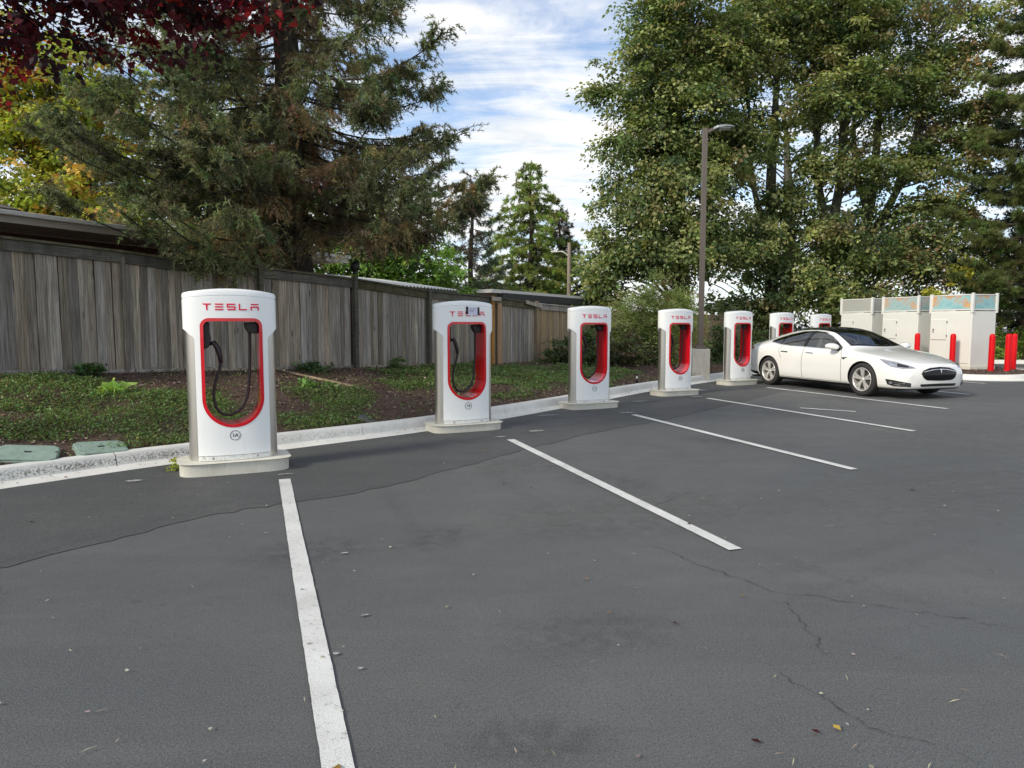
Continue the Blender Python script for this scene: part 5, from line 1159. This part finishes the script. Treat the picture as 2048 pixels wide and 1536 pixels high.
broadleaf('garden_tree', 'green leafy tree seen through the spruce, behind the shingle roof', 'tree', (-9.4, 24, .6), [(-9.4, 24, 5.6, 2.6, 1.6, 2.2), (-7.6, 24, 4.4, 1.8, 1.5, 1.5), (-9.0, 24.5, 8.0, 2.2, 1.6, 1.8)], [([(-9.4, 24, .6), (-9.2, 24, 6)], [.25, .1])], 27, 11000, [(1, (.13, .17, .04)), (.7, (.17, .18, .045)), (.5, (.07, .11, .03))], (.17, .13), .45, 40)
# --- purple plum overhanging from the left
broadleaf('plum_tree', 'dark red purple leaved tree overhanging from beside the car park', 'tree', (-7.9, 5.6, .45), [(-3.6, 7.0, 4.62, .75, .7, .48), (-2.85, 7.1, 4.70, .65, .7, .42), (-2.25, 7.1, 4.85, .5, .6, .42), (-5.3, 6.7, 4.35, .9, .8, .85), (-4.4, 6.9, 4.55, .8, .8, .65), (-5.5, 6.7, 4.75, 1.0, .9, 1.15), (-4.5, 6.9, 4.95, .95, .9, 1.0), (-3.6, 7.0, 5.0, .9, .9, .92), (-2.75, 7.1, 5.02, .75, .8, .80), (-5.0, 6.4, 6.2, 2.2, 1.3, 1.0), (-7.2, 6.0, 5.6, 1.6, 1.4, 1.4)],
          [([(-7.9, 5.6, .45), (-7.6, 5.8, 2.2), (-6.6, 6.2, 3.9), (-5.2, 6.6, 4.9), (-3.6, 6.9, 5.3), (-2.4, 7.1, 5.35)], [.17, .15, .11, .07, .04, .015])], 24, 24000, [(1.3, (.034, .013, .022)), (.9, (.085, .012, .020)), (.42, (.24, .014, .020)), (.16, (.38, .03, .03))], (.078, .062), .20, 30, mat='leaf_red', bark='bark', droop=.6, flat=.9, shell=.5, limb_r=.02)
# --- tall maples on the right
MP = [(1.0, (.085, .116, .038)), (.9, (.128, .155, .050)), (.7, (.180, .190, .068)), (.22, (.150, .130, .058)), (.5, (.040, .062, .025))]
GM = 'tall maples beyond the far fence'
broadleaf('maple_tree', 'broad dense green maple at the edge of open sky, beside the utility pole', 'tree', (7.4, 31.8, .25), [(7.6, 31.5, 14.2, 2.7, 2.2, 2.4), (5.6, 31, 11.6, 1.9, 1.8, 2.0), (7.6, 31, 10.6, 2.4, 2.2, 2.2), (5.3, 31, 8.4, 1.8, 1.8, 1.9), (7.2, 30.6, 7.4, 2.2, 2.0, 1.9), (5.0, 30.6, 5.6, 1.6, 1.6, 1.7), (4.1, 31, 3.6, 1.3, 1.4, 1.5), (6.6, 30.4, 4.6, 1.9, 1.7, 1.6), (8.8, 30.8, 5.2, 1.6, 1.5, 1.6), (8.9, 31.2, 12.6, 1.8, 1.6, 1.8), (3.6, 31, 11.4, .5, .5, .5), (6.2, 31, 14.6, 1.4, 1.2, 1.4), (9.3, 31, 8.6, 1.5, 1.4, 1.5)],
          [([(7.4, 31.8, .25), (7.5, 31.7, 4), (7.1, 31.5, 9), (7.6, 31.4, 14)], [.42, .32, .2, .06]), ([(7.5, 31.7, 4), (8.8, 31.3, 8), (9.2, 31.2, 12)], [.2, .14, .05])], 31, 82000, MP, (.165, .135), .62, 70, group=GM)
broadleaf('maple_tree', 'maple with dark slim trunk and leafy crown just right of the lamp post', 'tree', (12.0, 33.2, .2), [(11.4, 33, 14.2, 2.4, 2.2, 2.6), (12.6, 33, 16, 2.2, 2, 1.8), (10.6, 32.6, 9.8, 1.6, 1.7, 1.5), (12.2, 32.6, 7.0, 1.5, 1.5, 1.2), (10.6, 32.2, 5.0, 1.7, 1.6, 1.4), (12.6, 32.2, 3.6, 1.5, 1.5, 1.2), (11.4, 32.6, 2.2, 1.8, 1.4, 1.0)],
          [([(12.0, 33.2, .2), (12.0, 33.1, 4), (11.8, 33, 8), (12.0, 33, 14)], [.36, .28, .2, .06]), ([(11.9, 33, 5), (10.9, 32.8, 8), (10.6, 32.8, 12)], [.15, .11, .04])], 32, 40000, MP, (.165, .135), .62, 70, group=GM)
broadleaf('maple_tree', 'big grey trunked maple splitting into two stems behind the cabinets', 'tree', (14.6, 33.0, .2), [(14.4, 33, 14.8, 2.6, 2.4, 2.4), (13.2, 31.8, 11.2, 1.7, 1.5, 1.2), (15.2, 31.8, 11.8, 1.6, 1.5, 1.2), (13.4, 31.6, 8.4, 1.3, 1.3, .8), (15.8, 32, 8.2, 1.3, 1.3, .9), (14.0, 31.6, 5.4, 1.3, 1.3, .9), (15.9, 31.6, 4.6, 1.5, 1.4, 1.1), (13.4, 31.4, 3.0, 1.5, 1.3, 1.1), (15.2, 31.2, 2.2, 1.6, 1.2, .9)],
          [([(14.6, 33.0, .2), (14.55, 33, 3), (14.5, 33, 6.2)], [.46, .36, .30]), ([(14.4, 33, 6), (13.9, 32.9, 8), (13.7, 32.9, 12), (13.4, 33, 16)], [.20, .16, .11, .04]), ([(14.65, 33, 6), (14.9, 32.9, 8), (15.0, 32.9, 12), (15.5, 33, 16)], [.22, .18, .12, .04])], 33, 42000, MP, (.165, .135), .60, 70, group=GM)
broadleaf('maple_tree', 'maple with browning upper leaves and long slanting limbs above the cabinets', 'tree', (16.6, 34.0, .2), [(17.6, 34, 15.2, 2.8, 2.4, 2.4), (19.6, 33.6, 12.6, 2.2, 1.9, 1.8), (17.2, 33, 11.6, 1.7, 1.6, 1.1), (20.0, 33.4, 9.6, 2.0, 1.8, 1.4), (18.4, 33, 8.6, 1.3, 1.3, .9), (20.2, 33.2, 7.0, 1.7, 1.6, 1.2), (18.3, 32.6, 5.4, 1.6, 1.5, 1.0), (20.2, 32.8, 4.4, 1.7, 1.5, 1.2), (17.4, 32.2, 3.4, 1.7, 1.4, 1.2), (19.4, 32.2, 2.2, 1.9, 1.4, 1.0), (21.6, 33.6, 15.6, 1.9, 1.8, 2.2), (22.0, 33.6, 10.6, 1.4, 1.5, 1.5), (15.6, 32.8, 9.8, .9, .9, .6), (17.4, 33, 6.6, 1.1, 1.1, .7)],
          [([(16.6, 34.0, .2), (16.5, 34, 4), (16.9, 33.9, 8), (17.1, 33.8, 15)], [.34, .25, .17, .05]), ([(16.6, 34, 5), (18.2, 33.7, 8.4), (18.9, 33.6, 12), (19.2, 33.5, 15)], [.2, .15, .1, .04]), ([(16.8, 34, 6.5), (15.9, 33.6, 9), (15.7, 33.6, 12)], [.16, .12, .05])], 34, 54000, MP + [(.6, (.175, .115, .055))], (.165, .135), .62, 70, group=GM)
broadleaf('maple_tree', 'maple deep in the wood, behind the other trunks', 'tree', (15.6, 41, .2), [(10, 41, 5, 2.5, 1.5, 2.2), (14, 41, 6.5, 2.6, 1.5, 1.8), (18.5, 41, 6.6, 2.6, 1.5, 2.0), (22.4, 41, 6.0, 2.6, 1.5, 2.6), (11.5, 41, 11, 2.6, 1.5, 2.5), (23, 41, 12, 2.2, 1.5, 3), (16.5, 41, 12.5, 2.6, 1.5, 2.0), (12.4, 41, 2.2, 2.6, 1.5, 1.2), (19, 41, 2.6, 2.8, 1.5, 1.2)], [([(15.6, 41, .2), (15.8, 41, 6), (15.4, 41, 13)], [.5, .35, .1])], 36, 9000, [(1, (.032, .052, .024)), (.7, (.05, .07, .03))], (.27, .23), .65, 40, group=GM)
# --- pine at the right edge
conifer('pine_tree', 'olive green pine with long soft needles at the end of the hedge', 'tree', (20.3, 27.6, .1), 15, .30, 1.6, lambda z: float(np.interp(z, [1.6, 4, 8, 11, 15], [2.6, 3.1, 3.0, 2.6, .6])), 15, 66, (.135, .165, .055), (.10, .095, .048), K=30, shoots=58, size=.20, wid=.022, droop=.06, up=.14, hang=.2, shoot_len=.45, brown=.25, bare=.25)
conifer('fir_tree', 'dark fir standing behind the pine', 'tree', (22.6, 31.5, .1), 17, .32, 1.0, lambda z: float(np.interp(z, [1, 5, 10, 17], [3.4, 3.4, 2.6, .4])), 16, 70, (.035, .052, .034), (.05, .048, .035), K=16, shoots=48, size=.16, wid=.04, droop=.10, up=.05, hang=.5, shoot_len=.7, brown=.3)
# --- shrubs
broadleaf('feathery_bush', 'tall feathery light green bush beside the lamp post', 'bush', (4.55, 22.2, .25), [(4.4, 22.2, 1.95, 1.2, .9, .95), (5.15, 22.3, 1.75, .85, .8, .95), (3.7, 22.1, 1.5, .85, .7, .85), (4.5, 22.1, 1.0, 1.35, .8, .75)], [([(4.55, 22.2, .2), (4.5, 22.2, 1.6)], [.05, .02]), ([(4.4, 22.2, .2), (4.0, 22.1, 1.5)], [.04, .015]), ([(4.7, 22.2, .2), (5.1, 22.2, 1.6)], [.04, .015])], 41, 22000, [(1.1, (.22, .26, .09)), (.8, (.27, .295, .11)), (.4, (.14, .17, .06)), (.15, (.22, .15, .08))], (.13, .032), .26, 40, droop=-.15, flat=1.0, limb_r=.015)
GS = 'leafy shrubs along the fence'
for i, (x, y, rx, rz_, lab, pal) in enumerate([(1.75, 20.0, .75, .50, 'dark leafy shrub at the foot of the tan fence, behind post 1C', 0), (3.1, 20.6, .8, .60, 'brownish leafy shrub left of the feathery bush', 1), (2.6, 22.4, .8, .75, 'green shrub climbing against the tan fence boards', 0), (7.2, 24.2, .55, .75, 'dark ivy shrub against the tan fence, behind the lamp footing', 0), (9.6, 28.6, 1.3, .95, 'dark leafy shrub between the tan fence and the second hidden post', 0), (12.2, 29.8, 1.4, 1.0, 'leafy shrub under the maples, beside the plain grey screen cabinet', 0)]):
    z = float(bed_z(x, y)); broadleaf('leafy_shrub', lab, 'shrub', (x, y, z), [(x, y, z + rz_, rx, rx * .8, rz_), (x - rx * .4, y, z + rz_ * .5, rx * .8, rx * .7, rz_ * .6), (x + rx * .5, y + .1, z + rz_ * .6, rx * .7, rx * .6, rz_ * .7)], [([(x, y, z - .05), (x + .05, y, z + rz_)], [.035, .015])], 60 + i, 2600, [(1, (.055, .085, .03)), (.6, (.085, .115, .04)), (.5, (.035, .055, .022))] if pal == 0 else [(1, (.085, .09, .04)), (.6, (.11, .085, .05)), (.5, (.05, .06, .028))], (.10, .07), .2, 30, group=GS, min_z=-.02, limb_r=.012, droop=.3)
for i, (x, y, s_, lab) in enumerate([(19.4, 29.2, 1.0, 'rounded glossy laurel hedge plant directly behind the close pair of bollards'), (21.4, 28.9, 1.0, 'glossy laurel hedge plant at the outer end of the hedge'), (17.6, 29.6, .9, 'glossy laurel hedge plant tucked behind the bright screened cabinet')]):
    broadleaf('laurel_hedge', lab, 'hedge', (x, y, .05), [(x, y, .78, 1.2 * s_, .9, .74), (x, y, .4, 1.15 * s_, .9, .5)], [([(x, y, .0), (x, y, .7)], [.05, .02])], 70 + i, 5200, [(1, (.19, .27, .06)), (.7, (.26, .33, .085)), (.5, (.10, .15, .04))], (.13, .05), .22, 34, group='laurel hedge plants', droop=-.1, min_z=.02, limb_r=.012)
broadleaf('yellow_shrub', 'yellow green sapling standing in the wood above the bright screened cabinet', 'shrub', (19.5, 30.6, .1), [(19.3, 30.6, 3.6, .7, .6, .5), (20.1, 30.6, 3.2, .8, .6, .45), (18.2, 30.6, 2.8, .6, .5, .3), (19.6, 30.6, 4.2, .5, .4, .35)], [([(19.5, 30.6, .1), (19.4, 30.6, 3.9)], [.06, .02])], 80, 2300, [(1, (.30, .29, .045)), (.6, (.20, .22, .04))], (.13, .10), .24, 30)

# ---------------------------------------------------------------- ground cover, mulch chips and litter
def inside(a, c, specs): return np.any([((a - A) / ra) ** 2 + ((c - Cc) / rc) ** 2 < 1 for A, Cc, ra, rc in specs], axis=0)
def ac(x, y): return x * E1[0] + y * E1[1], x * E2[0] + y * E2[1]
GREEN = [(*ac(-5.75, 8.35), 2.6, 1.35), (*ac(-4.2, 8.45), 1.0, .75), (*ac(-2.85, 10.75), .75, .75), (*ac(-2.55, 9.75), .75, .5), (*ac(-1.9, 13.9), 1.3, .6), (*ac(-1.55, 13.0), .8, .55), (*ac(-0.6, 15.2), 2.2, 1.45), (*ac(0.7, 16.6), 1.7, 1.5), (*ac(2.2, 18.3), 1.5, .95), (*ac(1.75, 15.15), .65, .35), (*ac(7.6, 25.4), 2.6, 1.0), (*ac(-7.2, 7.2), 1.6, 1.4), (*ac(-0.1, 13.1), .55, .35), (*ac(5.6, 23.8), 1.0, .5)]
BARE = [(*ac(-5.10, 10.35), .75, .5), (*ac(-4.95, 7.2), .8, .34), (*ac(-4.6, 7.75), .35, .30), (*ac(-1.2, 11.8), 1.0, .85), (*ac(-3.6, 11.75), 1.1, .75), (*ac(-3.5, 10.2), .55, .7), (*ac(-1.6, 11.0), .6, .5), (*ac(-2.9, 13.0), .8, .45), (*ac(-5.6, 8.0), .3, .18), (*ac(-0.3, 13.3), .6, .25)]
def scatter(n, a0, a1, seed):
    r = np.random.default_rng(seed); a = r.uniform(a0, a1, n); t = r.uniform(0.01, .99, n); c = kerb_c(a) + (fence_c(a) - kerb_c(a)) * t; P = E1 * a[:, None] + E2 * c[:, None]; return r, a, c, P
def nz(a, c): return .5 + .25 * np.sin(3.1 * a + 2.0 * c) + .2 * np.sin(5.3 * c - 4.1 * a + 1) + .15 * np.sin(9.7 * a + 7.3 * c) + .12 * np.sin(17 * a - 13 * c)
a_lo = ac(-8.2, 3.6)[0]
G = []; GT = []
for (n_, x0, x1, ls) in ((210000, a_lo, ac(-1.0, 12)[0], .030), (90000, ac(-1.0, 12)[0], ac(3, 18.5)[0], .042), (26000, ac(3, 18.5)[0], ac(9, 27)[0], .06)):
    r, a, c, P = scatter(n_, x0, x1, int(n_)); g = inside(a + r.normal(0, .10, n_), c + r.normal(0, .10, n_), GREEN) & ~inside(a + r.normal(0, .07, n_), c + r.normal(0, .07, n_), BARE); g |= (r.random(n_) < .05) & (nz(a, c) > .5)
    dens = np.clip(nz(a, c) + .35, .05, 1); g &= r.random(n_) < dens
    P = P[g]; a = a[g]; c = c[g]; m_ = len(P); hgt = np.clip(.03 + .05 * nz(a * 1.7, c * 1.7), .01, .10) * r.uniform(0, 1, m_)
    C = np.c_[P, bed_z(P[:, 0], P[:, 1]) + hgt]; D = unit(np.c_[r.normal(0, 1, (m_, 2)), r.uniform(-.1, 1.0, m_)]); N = unit(np.c_[r.normal(0, .4, (m_, 2)), np.ones(m_)])
    L = ls * r.uniform(.6, 1.5, m_); W = L * r.uniform(.25, .75, m_); G.append(rhomb(C, D, N, L, W)); tt = np.where(r.random((m_, 1)) < .80, jitter((.155, .25, .088), r, m_, .1, .42), jitter((.24, .23, .10), r, m_)); GT.append(tt)
gc = link('ground_cover', quads('gc', np.concatenate(G), 4, np.concatenate(GT), 'leaf'), None); tag(gc, 'low green clover and weeds covering the bank below the fence', 'ground cover', kind='stuff')
r, a, c, P = scatter(42000, a_lo, ac(9, 27)[0], 5); keep = ~inside(a, c, GREEN) | inside(a, c, BARE) | (r.random(len(a)) < .12); P = P[keep]; n_ = len(P)
C = np.c_[P, bed_z(P[:, 0], P[:, 1]) + r.uniform(.002, .022, n_)]; D = unit(np.c_[r.normal(0, 1, (n_, 2)), r.normal(0, .28, n_)]); N = unit(np.c_[r.normal(0, .4, (n_, 2)), np.ones(n_)])
ln = r.uniform(.025, .085, n_) ; V = rhomb(C, D, N, ln, r.uniform(.008, .028, n_), .03)
tt = np.where(r.random((n_, 1)) < .22, jitter((.33, .26, .20), r, n_), jitter((.145, .098, .076), r, n_, .08, .35))
# island
ri = np.random.default_rng(9); m_ = 5200; X = ri.uniform(11.6, 16, m_); Y = ri.uniform(19.3, 27, m_); ok = (Y > 19.6 + .4 * np.abs(X - 13.2) ** 1.3) & (X > 12.6 - (Y - 19.6) * .27); X, Y = X[ok], Y[ok]; m_ = len(X)
V2 = rhomb(np.c_[X, Y, np.full(m_, .122) + ri.uniform(0, .02, m_)], unit(np.c_[ri.normal(0, 1, (m_, 2)), ri.normal(0, .25, m_)]), unit(np.c_[ri.normal(0, .4, (m_, 2)), np.ones(m_)]), ri.uniform(.03, .09, m_), ri.uniform(.01, .03, m_), .03)
tt2 = np.where(ri.random((m_, 1)) < .3, jitter((.24, .20, .15), ri, m_), jitter((.075, .052, .040), ri, m_, .08, .35))
ml = link('mulch_chips', quads('ml', np.concatenate([V, V2]), 4, np.concatenate([tt, tt2]), 'chip'), None); tag(ml, 'brown bark mulch chips strewn over the bare soil', 'mulch', kind='stuff')
# taller weeds: at the fence foot and by the footing
def weed(x, y, z, n_, h_, w_, lab, seed, col, leaf=(.07, .04)):
    broadleaf('weed_clump', lab, 'weed', (x, y, z), [(x, y, z + h_ * .5, w_, w_ * .8, h_ * .55)], [([(x, y, z - .02), (x, y, z + h_ * .6)], [.012, .005])], seed, n_, [(1, col), (.5, tuple(q * 1.4 for q in col))], leaf, .10, 20, group='weeds in the bed', droop=-.2, min_z=-.01, limb_r=.006)
weed(-3.72, 13.15, float(bed_z(-3.72, 13.15)), 700, .16, .34, 'spreading dark green weed clump at the fence foot above the batten', 90, (.05, .085, .035))
weed(-6.15, 10.3, float(bed_z(-6.15, 10.3)), 420, .16, .22, 'small vine creeping over the fence kickboard left of the spruce shadow', 91, (.05, .09, .03))
weed(-3.45, 7.28, .0, 160, .10, .09, 'small yellow green weed sprouting from the footing of post 1A', 92, (.17, .18, .035), (.05, .03))
weed(-5.35, 9.35, float(bed_z(-5.35, 9.35)), 60, .08, .22, 'big leaved bright green plant sitting in the groundcover', 93, (.13, .19, .04), (.12, .10))
weed(-3.25, 11.35, float(bed_z(-3.25, 11.35)), 160, .10, .28, 'broad leaved green plants in the patch behind post 1A', 94, (.085, .145, .04), (.10, .05))
weed(-2.35, 14.35, float(bed_z(-2.35, 14.35)), 260, .30, .20, 'upright weeds against the fence right of the ornament post', 95, (.06, .095, .035))
weed(-.75, 17.4, float(bed_z(-.75, 17.4)), 360, .34, .30, 'upright weeds at the foot of the orange fence post', 96, (.06, .095, .035))
# litter on the tarmac
r = np.random.default_rng(77); n_ = 420; Y = 1.6 + 17 * r.random(n_) ** 1.3; X = (r.uniform(-.75, .78, n_)) * Y; k_ = (X * E2[0] + Y * E2[1]) < np.interp(X * E1[0] + Y * E1[1], _kp[:, 0], _kp[:, 1]) - .1; X, Y = X[k_], Y[k_]; n_ = len(X)
kind = r.random(n_); ln = np.where(kind < .55, r.uniform(.012, .028, n_), np.where(kind < .85, r.uniform(.03, .07, n_), r.uniform(.03, .05, n_))); wd = np.where(kind < .55, ln * .7, np.where(kind < .85, .0045, ln * .6))
tt = np.where((kind < .55)[:, None], jitter((.34, .33, .28), r, n_), np.where((kind < .85)[:, None], jitter((.36, .32, .22), r, n_), np.where(r.random((n_, 1)) < .6, jitter((.05, .012, .014), r, n_), jitter((.36, .24, .06), r, n_))))
V = rhomb(np.c_[X, Y, np.full(n_, .0135)], np.c_[r.normal(0, 1, (n_, 2)), np.full(n_, .02)], np.c_[r.normal(0, .12, (n_, 2)), np.ones(n_)], ln, wd, .05)
# leaves gathered in the gutter and a few dry ones lying on the bank
m_ = 260; q_ = path[r.integers(0, int(len(path) * .72), m_)]; X2 = q_[:, 0] + r.normal(0, .05, m_) - .768 * r.uniform(.02, .26, m_); Y2 = q_[:, 1] + r.normal(0, .05, m_) + .64 * r.uniform(.02, .26, m_)
Vg = rhomb(np.c_[X2, Y2, np.full(m_, .021)], np.c_[r.normal(0, 1, (m_, 2)), r.uniform(-.05, .2, m_)], np.c_[r.normal(0, .2, (m_, 2)), np.ones(m_)], r.uniform(.015, .05, m_), r.uniform(.008, .03, m_), .08); tg = np.where(r.random((m_, 1)) < .35, jitter((.06, .015, .015), r, m_), jitter((.16, .12, .075), r, m_))
k2 = 900; rr, a2, c2_, P2 = scatter(k2, a_lo, ac(6, 22)[0], 88); Vb = rhomb(np.c_[P2, bed_z(P2[:, 0], P2[:, 1]) + rr.uniform(.05, .10, k2)], np.c_[rr.normal(0, 1, (k2, 2)), rr.uniform(-.2, .3, k2)], np.c_[rr.normal(0, .4, (k2, 2)), np.ones(k2)], rr.uniform(.03, .07, k2), rr.uniform(.02, .045, k2), .12); tb_ = np.where(rr.random((k2, 1)) < .3, jitter((.34, .29, .20), rr, k2), jitter((.19, .13, .08), rr, k2))
V = np.concatenate([V, Vg, Vb]); tt = np.concatenate([tt, tg, tb_])
lt = link('leaf_litter', quads('lt', V, 4, tt, 'chip'), None); tag(lt, 'dry leaf scraps, twigs and paint flakes scattered on the tarmac', 'litter', kind='stuff')
